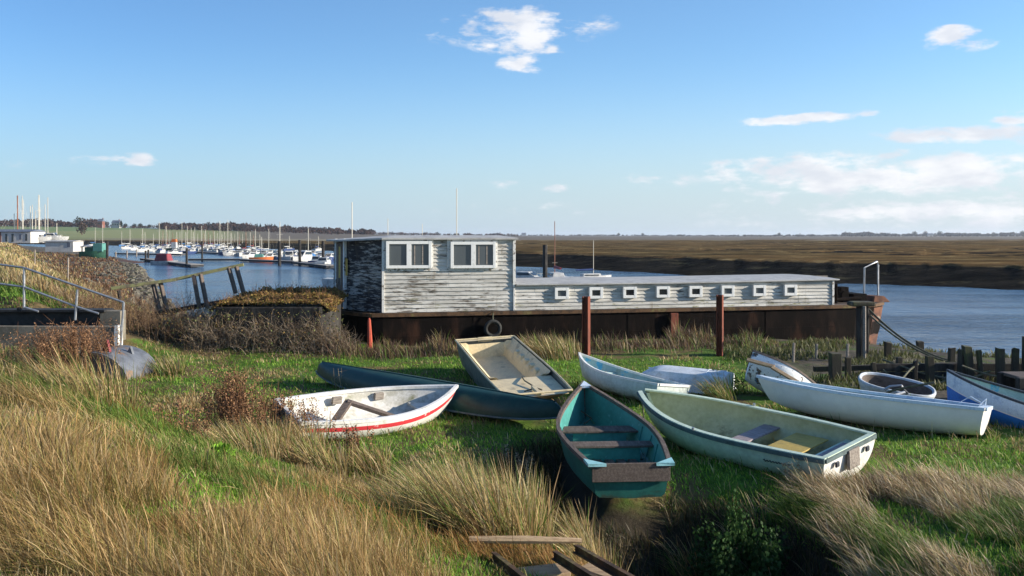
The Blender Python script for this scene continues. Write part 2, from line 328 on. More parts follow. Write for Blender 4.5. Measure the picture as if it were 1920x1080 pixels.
def gh(X, Y, detail=True):
    X = np.asarray(X, float); Y = np.asarray(Y, float)
    s = X * .861 + Y * .508; t = -X * .508 + Y * .861
    base = 1.62 * (1 - np.clip((s - .2) / (5.0 - 1.2 * sstep(6.5, 10.5, Y)), 0, 1)) ** 1.15
    base = np.where(s < -3.2, 1.62 - np.clip((-3.2 - s) / 5, 0, 1) * 1.5, base)
    notch = sstep(10.2, 13.0, t) * (1 - sstep(21.25, 22.0, Y))       # the sluice cut through the wall
    base = base * (1 - notch) + notch * np.minimum(base, .06 + .34 * (1 - sstep(.9, 2.0, s)))
    base = base + .28 * sstep(3.2, 6, X) * (1 - sstep(8.2, 10.6, Y)) * sstep(2, 5, Y)          # low rise at the right front
    g = np.exp(-(((X - 2.05) / 1.1) ** 2 + ((Y - 8.75) / 1.75) ** 2) ** 1.4)                    # the hollow under the green dinghy
    base = base - 1.1 * g - .5 * np.exp(-(((X - .5) / .6) ** 2 + ((Y - 11.4) / 1.7) ** 2) ** 1.4)
    base = base + .35 * np.exp(-(((X + 8.0) / 3.6) ** 2 + ((Y - 24.8) / 2.4) ** 2))            # rough hump by the overgrown hulk
    if detail:
        base = base + (fbm(X, Y, 1.1, 4, 3) - .5) * .16 + (fbm(X, Y, .25, 2, 9) - .5) * .14
    d = shore_dist(X, Y)
    wdt = 5 + 15 * sstep(42, 95, Y)
    k = sstep(-.5, 1, d / wdt)
    low = -1.75 + np.clip(d, -4, 0) * .35
    if detail: low = low + (fbm(X, Y, .6, 3, 5) - .5) * .3
    return low * (1 - k) + base * k
# ------------------------------------------------------------ ground sheet, water, marsh, hills
def grid_mesh(name, Xg, Yg, Zg, mat, smooth=True):
    r, c = Xg.shape; me = bpy.data.meshes.new(name)
    co = np.stack([Xg, Yg, Zg], -1).reshape(-1, 3).astype(np.float32)
    idx = np.arange(r * c).reshape(r, c); q = np.stack([idx[:-1, :-1], idx[:-1, 1:], idx[1:, 1:], idx[1:, :-1]], -1).reshape(-1, 4)
    me.vertices.add(len(co)); me.vertices.foreach_set('co', co.ravel())
    me.loops.add(q.size); me.loops.foreach_set('vertex_index', q.ravel().astype(np.int32))
    me.polygons.add(len(q)); me.polygons.foreach_set('loop_start', np.arange(0, q.size, 4, dtype=np.int32))
    me.polygons.foreach_set('use_smooth', np.full(len(q), smooth)); me.update(calc_edges=True); me.materials.append(mat)
    o = bpy.data.objects.new(name, me); col.objects.link(o); return o
ys = np.concatenate([np.linspace(-6, 2, 10)[:-1], np.geomspace(2, 60, 330)[:-1], np.geomspace(60, 420, 90)])
ts = np.linspace(-1.35, 1.35, 420)
Yg = np.repeat(ys[:, None], len(ts), 1); Xg = ts[None, :] * (np.maximum(Yg, 0) * .75 + 6)
def ground_material():
    m = bpy.data.materials.new('rough_grass_ground'); m.use_nodes = True; N = NT(m.node_tree); b = N.n['Principled BSDF']
    tc = N.new('ShaderNodeTexCoord').outputs['Object']; s = N.new('ShaderNodeSeparateXYZ'); N.l.new(tc, s.inputs[0])
    green = N.mix(N.ramp(N.noise(tc, 3, 6, .7), .35, .65), (.05, .1, .014), (.1, .17, .025))
    tan = N.mix(N.ramp(N.noise(tc, 5, 6, .7), .35, .65), (.17, .12, .055), (.09, .065, .03))
    mud = N.mix(N.ramp(N.noise(tc, 3, 8, .7), .35, .65), (.055, .047, .036), (.12, .1, .075))
    ss = N.m('ADD', N.m('MULTIPLY', s.outputs[0], .861), N.m('MULTIPLY', s.outputs[1], .508))
    far = N.ramp(s.outputs[1], 24, 34)
    tn = N.ramp(N.m('ADD', N.noise(tc, .5, 5, .6), N.m('MULTIPLY', N.ramp(N.m('MULTIPLY', ss, -1), -6, -2), .18)), .5, .6)
    c = N.mix(tn, green, tan)
    red = N.ramp(N.noise(tc, .22, 4, .6), .42, .6)
    c = N.mix(N.m('MULTIPLY', far, red), c, (.11, .05, .03))
    c = N.mix(N.ramp(N.m('ADD', N.m('MULTIPLY', s.outputs[2], -1), N.m('MULTIPLY', N.m('SUBTRACT', N.noise(tc, 1.2, 4, .6), .5), .8)), .25, .5), c, mud)
    hol_shade = N.m('MULTIPLY', N.m('MULTIPLY', N.ramp(s.outputs[0], .7, 1.2), N.ramp(N.m('MULTIPLY', s.outputs[0], -1), -4.2, -3.2)), N.ramp(N.m('MULTIPLY', s.outputs[1], -1), -10.9, -10.4))
    c = N.mix(hol_shade, c, (.03, .024, .016))  # hollow floor: dark soil with the hollow's shade painted in
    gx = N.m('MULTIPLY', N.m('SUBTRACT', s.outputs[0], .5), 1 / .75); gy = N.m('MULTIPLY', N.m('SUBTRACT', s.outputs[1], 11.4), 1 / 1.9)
    c = N.mix(N.ramp(N.m('ADD', N.m('POWER', N.m('ABSOLUTE', gx), 2), N.m('POWER', N.m('ABSOLUTE', gy), 2)), 1.1, .7), c, (.035, .028, .018))  # gully beside the dinghy, its shade put into the ground colour
    stone = N.mix(N.ramp(N.noise(tc, 1.6, 7, .8), .4, .6), (.16, .14, .11), (.04, .035, .03))
    c = N.mix(N.m('MULTIPLY', N.ramp(s.outputs[1], 40, 50), N.ramp(N.m('MULTIPLY', s.outputs[2], -1), -.3, .3)), c, stone)
    rt = N.m('MULTIPLY', N.ramp(s.outputs[0], 5.5, 7.5), N.ramp(s.outputs[1], 14.6, 16.0))     # bare trodden mud behind the right-hand boats
    c = N.mix(N.m('MULTIPLY', rt, N.ramp(N.noise(tc, 1.5, 5, .6), .35, .5)), c, mud)
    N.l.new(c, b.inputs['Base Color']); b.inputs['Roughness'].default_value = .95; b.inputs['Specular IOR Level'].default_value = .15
    bp = N.new('ShaderNodeBump'); bp.inputs['Strength'].default_value = .8; bp.inputs['Distance'].default_value = .05
    N.l.new(N.noise(tc, 14, 6, .7), bp.inputs['Height']); N.l.new(bp.outputs[0], b.inputs['Normal'])
    return m
M['ground'] = ground_material()
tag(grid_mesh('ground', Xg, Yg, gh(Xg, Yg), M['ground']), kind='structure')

def water_material():
    m = bpy.data.materials.new('estuary_water'); m.use_nodes = True; N = NT(m.node_tree); b = N.n['Principled BSDF']
    tc = N.new('ShaderNodeTexCoord').outputs['Object']
    v = N.scale(tc, (.55, 1.0, 1))
    n = N.m('ADD', N.m('MULTIPLY', N.noise(v, 2.2, 4, .6, .4), .6), N.m('MULTIPLY', N.noise(v, .7, 3, .55, .3), .9))
    streak = N.ramp(N.noise(N.scale(tc, (.02, .11, 1)), 1, 5, .65), .38, .66)
    N.l.new(N.mix(streak, (.03, .065, .12), (.06, .11, .18)), b.inputs['Base Color'])
    b.inputs['Roughness'].default_value = .14; b.inputs['IOR'].default_value = 1.33
    N.l.new(N.lin(streak, 0, 1, .1, .22), b.inputs['Roughness'])
    bp = N.new('ShaderNodeBump'); bp.inputs['Strength'].default_value = 1.0; bp.inputs['Distance'].default_value = .34
    N.l.new(n, bp.inputs['Height']); N.l.new(bp.outputs[0], b.inputs['Normal'])
    return m
mb = MB(); mb.add([(-3000, 15, WATER), (3000, 15, WATER), (3000, 6000, WATER), (-3000, 6000, WATER)], [(0, 1, 2, 3)])
tag(mb.build('water', water_material()), kind='structure')

# far marsh and its mud bank, one sheet with creeks cut in
MAR = np.array([(-1.2, 900, 760), (-.7, 620, 520), (-.42, 440, 360), (-.3, 360, 300), (-.2, 309, 250), (-.1, 240, 200), (0, 156, 131), (.09, 134, 116), (.15, 125, 108), (.2, 119, 100), (.25, 111, 93), (.3, 104, 90), (.38, 99, 84), (.46, 95, 80), (.6, 83, 72), (.8, 72, 62), (1.2, 60, 52), (2.2, 50, 44)], float)
def marsh_sheet():
    th = np.linspace(-1.2, 2.2, 640); e1 = np.interp(th, MAR[:, 0], MAR[:, 1]); e0 = np.interp(th, MAR[:, 0], MAR[:, 2])
    e1 = e1 * (1 + .05 * (fbm(th * 40, th * 0, 1, 3, 21) - .5)); e0 = e0 * (1 + .05 * (fbm(th * 30, th * 0, 1, 3, 22) - .5))
    rows = []
    for k in np.linspace(-.6, 1, 26): rows.append((e0 + (e1 - e0) * k, k))
    for k in np.geomspace(1.006, 60, 150): rows.append((e1 * k if False else e1 + (k - 1) * 130, 2))
    Xs, Ys, Zs = [], [], []
    for D, k in rows:
        x = th * D; y = D
        if k <= 1:
            kk = np.clip(k, 0, 1)
            z = WATER - .6 + (k + .6) * .6 / .6 if k < 0 else WATER + (1.75 - .0) * (kk ** 1.25) * (.8 + .2 * kk)
            z = z + (fbm(x, y, .12, 4, 31) - .5) * 1.3 * (1 - abs(2 * kk - 1)) if k >= 0 else z + 0 * x
            z = z * np.ones_like(x)
        else:
            cr = np.abs(fbm(x * .35, y * 1.0, .018, 4, 41) - .5)
            z = .25 + (fbm(x, y, .05, 3, 42) - .5) * .35 - 1.1 * np.exp(-(cr / .012) ** 2) * sstep(1.0, 1.3, D / e1 + .15)
        Xs.append(x); Ys.append(y + 0 * x); Zs.append(z)
    m = bpy.data.materials.new('saltmarsh'); m.use_nodes = True; N = NT(m.node_tree); b = N.n['Principled BSDF']
    tc = N.new('ShaderNodeTexCoord').outputs['Object']; s = N.new('ShaderNodeSeparateXYZ'); N.l.new(tc, s.inputs[0])
    st = N.scale(tc, (.02, .1, 1)); st2 = N.scale(tc, (.12, .3, 1))
    c = N.mix(N.ramp(N.noise(st, 1.0, 7, .7), .35, .62), (.165, .1, .045), (.065, .05, .026))
    c = N.mix(N.ramp(N.noise(st2, 1, 7, .75), .5, .68), c, (.34, .25, .12))
    c = N.mix(N.m('MULTIPLY', N.ramp(N.noise(st, 2.1, 6, .7), .55, .6), .95), c, (.02, .017, .014))  # dark streaks: creek mud, with marsh shadows painted in
    mud = N.mix(N.ramp(N.noise(N.scale(tc, (.15, .4, 2)), 1, 7, .7), .35, .7), (.009, .009, .009), (.028, .026, .022))
    mud = N.mix(N.ramp(N.noise(N.scale(tc, (.1, .2, 1)), 1, 6, .75), .54, .64), mud, (.06, .056, .034))
    f = N.ramp(N.m('ADD', s.outputs[2], N.m('MULTIPLY', N.m('SUBTRACT', N.noise(tc, .5, 5, .7), .5), .35)), -.05, .06)
    N.l.new(N.mix(f, mud, c), b.inputs['Base Color']); b.inputs['Roughness'].default_value = .95; b.inputs['Specular IOR Level'].default_value = .0
    bp = N.new('ShaderNodeBump'); bp.inputs['Strength'].default_value = 1; bp.inputs['Distance'].default_value = .9
    N.l.new(N.noise(N.scale(tc, (.5, 1, 1)), 1.2, 6, .7), bp.inputs['Height']); N.l.new(bp.outputs[0], b.inputs['Normal'])
    tag(grid_mesh('marsh', np.array(Xs), np.array(Ys), np.array(Zs), m), kind='structure')
marsh_sheet()

# low mud spit off the left-hand shore
def mound(name, cx, cy, rx, ry, h, mat, ang=0, base=WATER - .15):
    a = np.linspace(-1.15, 1.15, 60); U, V = np.meshgrid(a, a)
    z = base + h * np.clip(1 - (U ** 2 + V ** 2), -.2, 1) + (fbm(U * rx, V * ry, .3, 3, 61) - .5) * .25
    x = cx + U * rx * math.cos(ang) - V * ry * math.sin(ang); y = cy + U * rx * math.sin(ang) + V * ry * math.cos(ang)
    return tag(grid_mesh(name, x, y, z, mat), kind='structure')
M['spit'] = coat('red_brown_weed_mud', (.1, .045, .03), (.06, .04, .03), .8, .4, .65, .9, .3, 4)
mound('mud_spit', -74, 150, 14, 6, .75, M['spit'], -.5)

# rising farmland on the left horizon
def hill_z(X, Y):
    u = X / Y
    top = np.interp(u, [-1.5, -.7, -.52, -.4, -.3, -.2, -.12, -.05, .2, 1.5], [17, 15, 13, 10.5, 8, 5, 3, 1.2, .4, .2])
    k = sstep(430, 1000, Y)
    return .2 + top * k + (fbm(X, Y, .006, 3, 71) - .5) * 2.5 * k * (top > 3)
U = np.linspace(-1.5, 2.5, 260)[None, :]; D0 = np.maximum(450, np.interp(U, MAR[:, 0], MAR[:, 1]) * 1.08)
D = D0 * (9000 / D0) ** np.linspace(0, 1, 90)[:, None]
Xh = U * D; Yh = D + 0 * U; Zh = hill_z(Xh, Yh)
Zh[0] -= 1.5
def field_mat():
    m = bpy.data.materials.new('farm_fields'); m.use_nodes = True; N = NT(m.node_tree); b = N.n['Principled BSDF']
    tc = N.new('ShaderNodeTexCoord').outputs['Object']; s = N.new('ShaderNodeSeparateXYZ'); N.l.new(tc, s.inputs[0])
    v = N.vor(N.scale(tc, (.004, .0025, 0)), 1, out=1)
    sp = N.new('ShaderNodeSeparateXYZ'); N.l.new(v, sp.inputs[0])
    c = N.mix(N.ramp(sp.outputs[0], .3, .5), (.11, .16, .03), (.18, .19, .05))
    u = N.m('DIVIDE', s.outputs[0], s.outputs[1])
    c = N.mix(N.ramp(u, -.36, -.28), c, (.085, .06, .035))
    c = N.mix(N.m('MULTIPLY', N.ramp(N.m('MULTIPLY', s.outputs[1], -1), -560, -500), 1), c, (.19, .15, .08))
    N.l.new(c, b.inputs['Base Color']); b.inputs['Roughness'].default_value = .95
    return m
tag(grid_mesh('hills', Xh, Yh, Zh, field_mat()), kind='structure')

# ------------------------------------------------------------ boat hulls
FOOT = []           # footprints kept clear of grass: (world->local matrix, half-breadth function, length)
class Hull:
    def __init__(s, L, B, D, tf=.8, wide=.42, p=2.2, sb=.2, ss=.05, rocker=.08, rake=.25, srake=.08, n=2.4, th=.025, stemw=0.0):
        s.L, s.B, s.D, s.tf, s.wide, s.p, s.sb, s.ss, s.rocker, s.rake, s.srake, s.n, s.th, s.stemw = L, B, D, tf, wide, p, sb, ss, rocker, rake, srake, n, th, stemw
    def hb(s, u):
        if u < s.wide: f = s.tf + (1 - s.tf) * math.sin(math.pi / 2 * u / s.wide)
        else: f = s.stemw + (1 - s.stemw) * (1 - ((u - s.wide) / (1 - s.wide)) ** s.p)
        return max(.004, s.B / 2 * f)
    def zs(s, u): return s.D + (s.sb * ((u - .4) / .6) ** 2 if u > .4 else s.ss * ((.4 - u) / .4) ** 2)
    def zk(s, u): return s.rocker * ((u - .42) / .58) ** 2 + (max(0, u - .86) / .14) ** 2 * .1 * s.D
    def xx(s, u, k):             # k: height fraction 0 keel .. 1 sheer
        return u * s.L - s.rake * (1 - k) ** 1.3 * sm(u, .55, 1) + s.srake * (1 - k) * (1 - sm(u, 0, .3))
    def pt(s, u, v, off=0):      # v -1..1 across the section
        if s.n < 0:              # hard chine
            q = abs(v); yy = .84 * q / .5 if q < .5 else .84 + .16 * (q - .5) / .5; k = .04 * q / .5 if q < .5 else .04 + .96 * (q - .5) / .5
        else:
            a = abs(v) * math.pi / 2; e = 2 / s.n
            yy = math.sin(a) ** e; k = 1 - math.cos(a) ** e if abs(v) < .9999 else 1
        h = max(.003, s.hb(u) - off); z0 = s.zk(u) + off
        return (s.xx(u, k), math.copysign(h * yy, v) if v else 0, z0 + (s.zs(u) - z0) * k)
    def wid(s, u, z):            # inner half width at height z
        best = .02
        for i in range(0, 41):
            p = s.pt(u, i / 40, s.th)
            if p[2] <= z: best = max(best, abs(p[1]))
        return best
def sm(x, a, b):
    t = min(1, max(0, (x - a) / (b - a))); return t * t * (3 - 2 * t)
def shell(h, mats, parent, stripe=None, nu=34, nv=22, name='hull', low=None, us0=0):
    """outer skin (0), inner skin (1), stripe bands (2..): stripe=[(klo,khi,mi)] as height fractions"""
    mb = MB(); us = [i / nu for i in range(nu + 1)]; vs = [-1 + 2 * j / nv for j in range(nv + 1)]
    outer = [[h.pt(u, v) for v in vs] for u in us]; inner = [[h.pt(min(u, .985), v, h.th) for v in vs] for u in us]
    V = [p for r in outer for p in r] + [p for r in inner for p in r]; W = nv + 1; O2 = (nu + 1) * W
    # inner first station sits just inside the transom
    for j in range(W): x, y, z = V[O2 + j]; V[O2 + j] = (x + h.th * 1.3, y, z)
    F = []; MI = []
    for i in range(nu):
        for j in range(nv):
            a = i * W + j; F.append((a, a + 1, a + W + 1, a + W))
            k = (outer[i][j][2] + outer[i][j + 1][2]) / 2; kk = (k - h.zk(us[i])) / (h.zs(us[i]) - h.zk(us[i])); mi = 0
            if stripe:
                for lo, hi, m_ in stripe:
                    if lo <= kk < hi: mi = m_
            MI.append(mi)
            F.append((O2 + a, O2 + a + W, O2 + a + W + 1, O2 + a + 1)); MI.append(1)
    for i in range(nu):
        for j in (0, nv):
            a = i * W + j; F.append((a, a + W, O2 + a + W, O2 + a)); MI.append(0)
    F.append(tuple(range(W))); MI.append(len(mats) - 1 if low == 'transom' else 0)
    F.append(tuple(O2 + j for j in range(W - 1, -1, -1))); MI.append(1)
    F.append((0, O2, O2 + W - 1, W - 1)); MI.append(0)
    mb.v = [tuple(p) for p in V]; mb.f = F; mb.mi = MI
    return mb.build(name, mats, parent, smooth=True)
def gunwale(h, mat, parent, w=.045, t=.03, dz=0, over=.012, name='gunwale', both=True, nu=34, transom=True, u1=1.0):
    mb = MB()
    for sd_ in (-1, 1):
        vs = []; n = nu
        for i in range(n + 1):
            u = i / n * u1; x, y, z = h.pt(u, sd_ * 1.0); z += dz
            # outward direction
            x2, y2, _ = h.pt(min(1, u + .01), sd_ * 1.0); x1, y1, _ = h.pt(max(0, u - .01), sd_ * 1.0)
            tx, ty = x2 - x1, y2 - y1; L = math.hypot(tx, ty) or 1; nx, ny = -ty / L * sd_, tx / L * sd_
            if ny * sd_ < 0: nx, ny = -nx, -ny
            if u > .995: nx, ny = 1 * .6, .8 * sd_
            for a, b in ((over, -t), (over, .004), (over - w, .004), (over - w, -t)):
                vs.append((x + nx * a, y + ny * a, z + b))
        fs = []
        for i in range(n):
            for j in range(4): fs.append((4 * i + j, 4 * i + (j + 1) % 4, 4 * i + 4 + (j + 1) % 4, 4 * i + 4 + j))
        fs += [(0, 1, 2, 3), (4 * n, 4 * n + 1, 4 * n + 2, 4 * n + 3)]
        mb.add(vs, fs)
    if transom:
        hb0 = h.hb(0) - w + over; z = h.zs(0) + dz
        mb.box((-over, -hb0, z - t), (w - over, hb0, z + .0035))
    return mb.build(name, mat, parent, smooth=False)
def place(root, h, bow, stern, roll=0, flip=False, foot=True, lift=None):
    bow = Vector(bow); stern = Vector(stern); d = bow - stern
    zb, z0 = h.zs(1), h.zs(0); dl = math.asin(max(-1, min(1, (zb - z0) / d.length)))
    hd = math.atan2(d.y, d.x); pw = math.asin(d.z / d.length); pitch = pw - dl
    Rm = Matrix.Rotation(hd, 4, 'Z') @ Matrix.Rotation(-pitch, 4, 'Y') @ Matrix.Rotation(roll, 4, 'X')
    o = stern - Rm @ Vector((0, 0, z0)); Mx = Matrix.Translation(o) @ Rm
    root.matrix_world = Mx
    zmin = min((Mx @ Vector(h.pt(u / 10, v / 5)))[2] for u in range(11) for v in range(-5, 6))
    g = min(((Mx @ Vector(h.pt(u / 10, v / 5)))[2] - float(gh(*(Mx @ Vector(h.pt(u / 10, v / 5)))[:2]))) for u in range(11) for v in range(-5, 6))
    print('PLACE', root.name, 'len %.2f want %.2f zmin %.2f gap %.2f pitch %.1f' % (d.length, h.L, zmin, g, math.degrees(pitch)))
    if foot: FOOT.append((Mx.inverted(), h))
    return Mx
def mkhull(bow, stern, **k):
    d = (Vector(bow) - Vector(stern)).length; dz = k.get('sb', .2) - k.get('ss', .05)
    return Hull(L=math.sqrt(max(.1, d * d - dz * dz)), **k)
def thwart(h, u, z, w, mat, parent, th=.03, name='thwart', inset=.0, mb=None, endm=None):
    hw = h.wid(u, z) - inset; x = u * h.L
    own = mb is None
    if own: mb = MB()
    hw2 = h.wid(min(1, u + w / h.L), z) - inset
    a = [(x, -hw, z - th), (x, hw, z - th), (x + w, hw2, z - th), (x + w, -hw2, z - th)]
    mb.add(a + [(p[0], p[1], z) for p in a], [(0, 3, 2, 1), (4, 5, 6, 7), (0, 1, 5, 4), (1, 2, 6, 5), (2, 3, 7, 6), (3, 0, 4, 7)])
    return mb.build(name, mat, parent, bevel=.004) if own else None
# ------------------------------------------------------------ the dinghies on the grass
# white dinghy with the red stripe
bow, stern = (-.98, 15.25, .53), (-3.52, 13.35, .46)
h = mkhull(bow, stern, B=1.46, D=.48, tf=.78, sb=.16, ss=.02, rocker=.07, rake=.28, p=2.1, n=2.6)
r = empty('rowing_dinghy', label='small white dinghy with a faded red stripe lying beside long dry grass', cat='dinghy')
shell(h, [M['white_gel'], M['white_in'], M['red']], r, stripe=[(.62, .79, 2)], nv=110)
gunwale(h, M['white_gel'], r, w=.06, t=.045)
mb = MB()
for a, b in (((.5, -.42, .2), (1.12, .12, .5)), ((1.08, .12, .5), (1.95, -.3, .22))): mb.bar(a, b, .13, .06)
mb.build('fallen_thwart', M['dkwood'], r, bevel=.005)
for x, y in ((1.05, .6), (1.85, .6)):
    mb = MB(); mb.box((x, y - .03, .30), (x + .17, y + .03, .42)); mb.build('rowlock_block', M['greywood'], r, bevel=.004)
mb = MB(); mb.add([(2.35, -.3, .3), (2.35, .3, .3), (2.85, .05, .32), (2.85, -.05, .32), (2.35, -.3, .26), (2.35, .3, .26)], [(0, 1, 2, 3), (0, 4, 5, 1)]); mb.build('bow_seat', M['white_in'], r)
place(r, h, bow, stern, R(9))

# long upturned canoe
def canoe():
    L, B, H = 7.0, .88, .43
    r = empty('upturned_canoe', label='long dark green canoe lying upside down behind the white dinghy', cat='canoe')
    mb = MB(); nu, nv = 60, 20; V = []
    for i in range(nu + 1):
        u = i / nu; q = abs(2 * u - 1); hb = B / 2 * (1 - q ** 2.3) ** .8; hb = max(hb, .012)
        gz = .03 + .16 * q ** 5; tz = H * (1 - .03 * q ** 2) * (1 - .62 * max(0, (q - .93) / .07) ** 2.2)
        for j in range(nv + 1):
            a = -math.pi / 2 + math.pi * j / nv
            y = hb * (abs(math.sin(a)) ** .8) * (1 if a > 0 else -1); z = gz + (tz - gz) * abs(math.cos(a)) ** (.62 + .35 * q)
            ex = .25 * (1 - math.sin(abs(a)) ** 2) * 0
            V.append((u * L, y, max(.0, z * (1 if q < .999 else .7))))
    W = nv + 1; F = [(i * W + j, i * W + j + 1, (i + 1) * W + j + 1, (i + 1) * W + j) for i in range(nu) for j in range(nv)]
    F += [tuple(range(W)), tuple(range(nu * W, (nu + 1) * W))]
    mb.add(V, F); mb.build('hull', M['canoe'], r, smooth=True)
    mb = MB()
    for s_ in (-1, 1):
        pts = []
        for i in range(nu + 1):
            u = i / nu; q = abs(2 * u - 1); hb = B / 2 * (1 - q ** 2.3) ** .8 + .008; pts.append((u * L, s_ * hb, .035 + .16 * q ** 5))
        mb.tube(pts, .018, 6)
    mb.build('gunwale', M['rubber'], r, smooth=True)
    mb = MB()
    mb.tube([(L * (.03 + .94 * i / 20), 0, H * (1 - .03 * abs(i / 10 - 1) ** 2) + .004) for i in range(21)], .012, 5); mb.build('keel_strip', M['canoe'], r, smooth=True)
    a, b = Vector((-4.3, 18.75, .02)), Vector((.93, 13.98, .03))
    d = b - a; hd = math.atan2(d.y, d.x); r.location = a; r.rotation_euler = (0, 0, hd)
    bpy.context.view_layer.update(); Mi = (Matrix.Translation(a) @ Matrix.Rotation(hd, 4, 'Z')).inverted()
    class C: pass
    c = C(); c.L = 6.75; c.hb = lambda u: .42; FOOT.append((Mi, c))
canoe()

# cream open boat with moulded steps inside
def cream_boat():
    A = dict(fl=(-1.33, 20.35, .78), fr=(.06, 19.9, .76), nl=(-.16, 15.75, .34), nr=(1.13, 15.3, .32))
    C = {k: Vector(v) for k, v in A.items()}
    x = ((C['nl'] + C['nr']) / 2 - (C['fl'] + C['fr']) / 2); L = x.length; x.normalize()
    y = ((C['fr'] - C['fl']) + (C['nr'] - C['nl'])).normalized(); z = x.cross(y).normalized()
    if z.z < 0: z = -z
    y = z.cross(x).normalized()
    if y.dot(C['fr'] - C['fl']) < 0: y = -y
    o = (C['fl'] + C['fr']) / 2
    r = empty('cream_pram', label='cream square-ended open boat tilted behind the canoe', cat='boat')
    Mx = Matrix(((x.x, y.x, z.x, o.x), (x.y, y.y, z.y, o.y), (x.z, y.z, z.z, o.z), (0, 0, 0, 1))); r.matrix_world = Mx
    hw = .7; D = .56                      # local: x from the far transom, z=0 at the rim
    prof = [(0, .0), (.08, -D), (L * .5, -D - .04), (L * .82, -D * .72), (L, -.05)]
    def dep(xx):
        for (a, b), (c, d) in zip(prof[:-1], prof[1:]):
            if xx <= c: return b + (d - b) * (xx - a) / (c - a)
        return prof[-1][1]
    def wd(xx): return hw * (1 if xx < L * .55 else 1 - .1 * ((xx - L * .55) / (L * .45)) ** 2)
    n = 26; mb = MB(); V = []; 
    for i in range(n + 1):
        xx = .004 + (L - .008) * i / n; zz = dep(xx) if i else -.02; w_ = wd(xx)
        if i == 1: zz = dep(xx)
        sec = [(-w_, 0), (-w_ * .95, zz * .55), (-w_ * .86, zz * .95), (-w_ * .55, zz), (0, zz - .02), (w_ * .55, zz), (w_ * .86, zz * .95), (w_ * .95, zz * .55), (w_, 0)]
        V += [(xx if zz > -.1 else xx, a, b) for a, b in sec]
    W = 9
    Fo = [(i * W + j, i * W + j + 1, (i + 1) * W + j + 1, (i + 1) * W + j) for i in range(n) for j in range(W - 1)]
    mb.add(V, Fo, 0)
    # inner tub: floor lower and flat, side benches stepped
    fl = -.40; V2 = []; 
    xs = [.14, .2, .9, L * .35, L * .5, L * .68, L * .70]
    for i, xx in enumerate(xs):
        w_ = wd(xx) - .05; zf = fl if 0 < i < len(xs) - 1 else -.09
        ww = .62 if 0 < i < len(xs) - 1 else .66
        V2 += [(xx, -w_, -.004), (xx, -w_ * .93, -.05), (xx, -w_ * ww - .06, zf * .5), (xx, -w_ * ww, zf), (xx, w_ * ww, zf), (xx, w_ * ww + .06, zf * .5), (xx, w_ * .93, -.05), (xx, w_, -.004)]
    F2 = [(i * 8 + j, (i + 1) * 8 + j, (i + 1) * 8 + j + 1, i * 8 + j + 1) for i in range(len(xs) - 1) for j in range(7)]
    mb.add(V2, F2, 1)
    # end decks
    w0 = wd(0) - .05; w1 = wd(L) - .04; wm = wd(L * .7) - .05
    mb.add([(0.05, -w0, -.005), (.05, w0, -.005), (.14, w0, -.01), (.14, -w0, -.01)], [(0, 1, 2, 3)], 1)
    mb.add([(L * .70, -wm, -.09), (L * .70, wm, -.09), (L - .03, w1, -.07), (L - .03, -w1, -.07)], [(0, 1, 2, 3)], 1)
    mb.build('hull', [M['cream_out'], M['cream']], r)
    mb = MB()
    for s_ in (-1, 1):
        mb.tube([(.0 + L * i / 14, s_ * (wd(L * i / 14) + .005), .004) for i in range(15)], .021, 7)
    mb.tube([(0, -hw, .004), (0, hw, .004)], .02, 7); mb.tube([(L, -wd(L), .004), (L, wd(L), .004)], .02, 7)
    mb.build('rim', M['cream'], r, smooth=True)
    mb = MB()
    for k in range(5):
        xx = .95 + k * .42; mb = MB()
        mb.box((xx, hw * .66, -.36 ), (xx + .2, hw * .9, -.09 )); mb.build('moulded_step', M['cream'], r, bevel=.02)
    mb = MB(); mb.tube([(L * .70, .05, -.075), (L * .8, -.02, -.02), (L * .9, .08, -.04), (L * .97, .1, .01)], .014, 6); mb.tube([(L * .9, .08, -.04), (L * .93, -.18, -.045)], .012, 6)
    mb.build('towing_strap', M['rope'], r, smooth=True)
    mb = MB(); mb.box((L * .9, -.02, -.055), (L - .02, .06, .012)); mb.build('rowlock_block', M['cream'], r, bevel=.008)
    mb = MB(); mb.box((-.03, -.18, -.2), (.02, .18, .03)); mb.build('outboard_pad', M['cream'], r, bevel=.01)
    class C_: pass
    c = C_(); c.L = L; c.hb = lambda u: .72; FOOT.append((Mx.inverted(), c))
cream_boat()

# turquoise wooden dinghy, stern to the viewer
bow, stern = (1.2, 14.25, .76), (1.42, 10.2, .47)
h = mkhull(bow, stern, B=1.36, D=.46, tf=.72, wide=.45, sb=.26, ss=.0, rocker=.07, rake=.12, p=1.75, n=-1, srake=.02)
r = empty('rowing_dinghy', label='turquoise wooden rowing dinghy with three dark plank seats, stern nearest the viewer', cat='dinghy')
shell(h, [M['teal_out'], M['teal'], M['teal_out']], r)
gunwale(h, M['dkwood'], r, w=.055, t=.05, transom=False)
for u_, z_, w_ in ((.36, .3, .27), (.57, .3, .34)):
    t_ = thwart(h, u_, z_, w_, M['dkwood'], r)
    hw = h.wid(u_, z_) * .7
    mb = MB(); mb.box((u_ * h.L + .04, -hw, h.zk(u_) + .04), (u_ * h.L + .07, hw, z_ - .032)); mb.build('seat_riser', M['teal'], r)
thwart(h, .13, .19, .24, M['dkwood'], r, name='stern_seat')
mb = MB()
for k in range(5): mb.box((.35, -.36 + k * .16, .085), (2.3, -.25 + k * .16, .105))
mb.build('bottom_boards', M['dkwood'], r)
mb = MB(); mb.box((-.035, -.47, .25), (-.004, .47, h.D + .012)); mb.build('transom_board', M['dkwood'], r, bevel=.004)
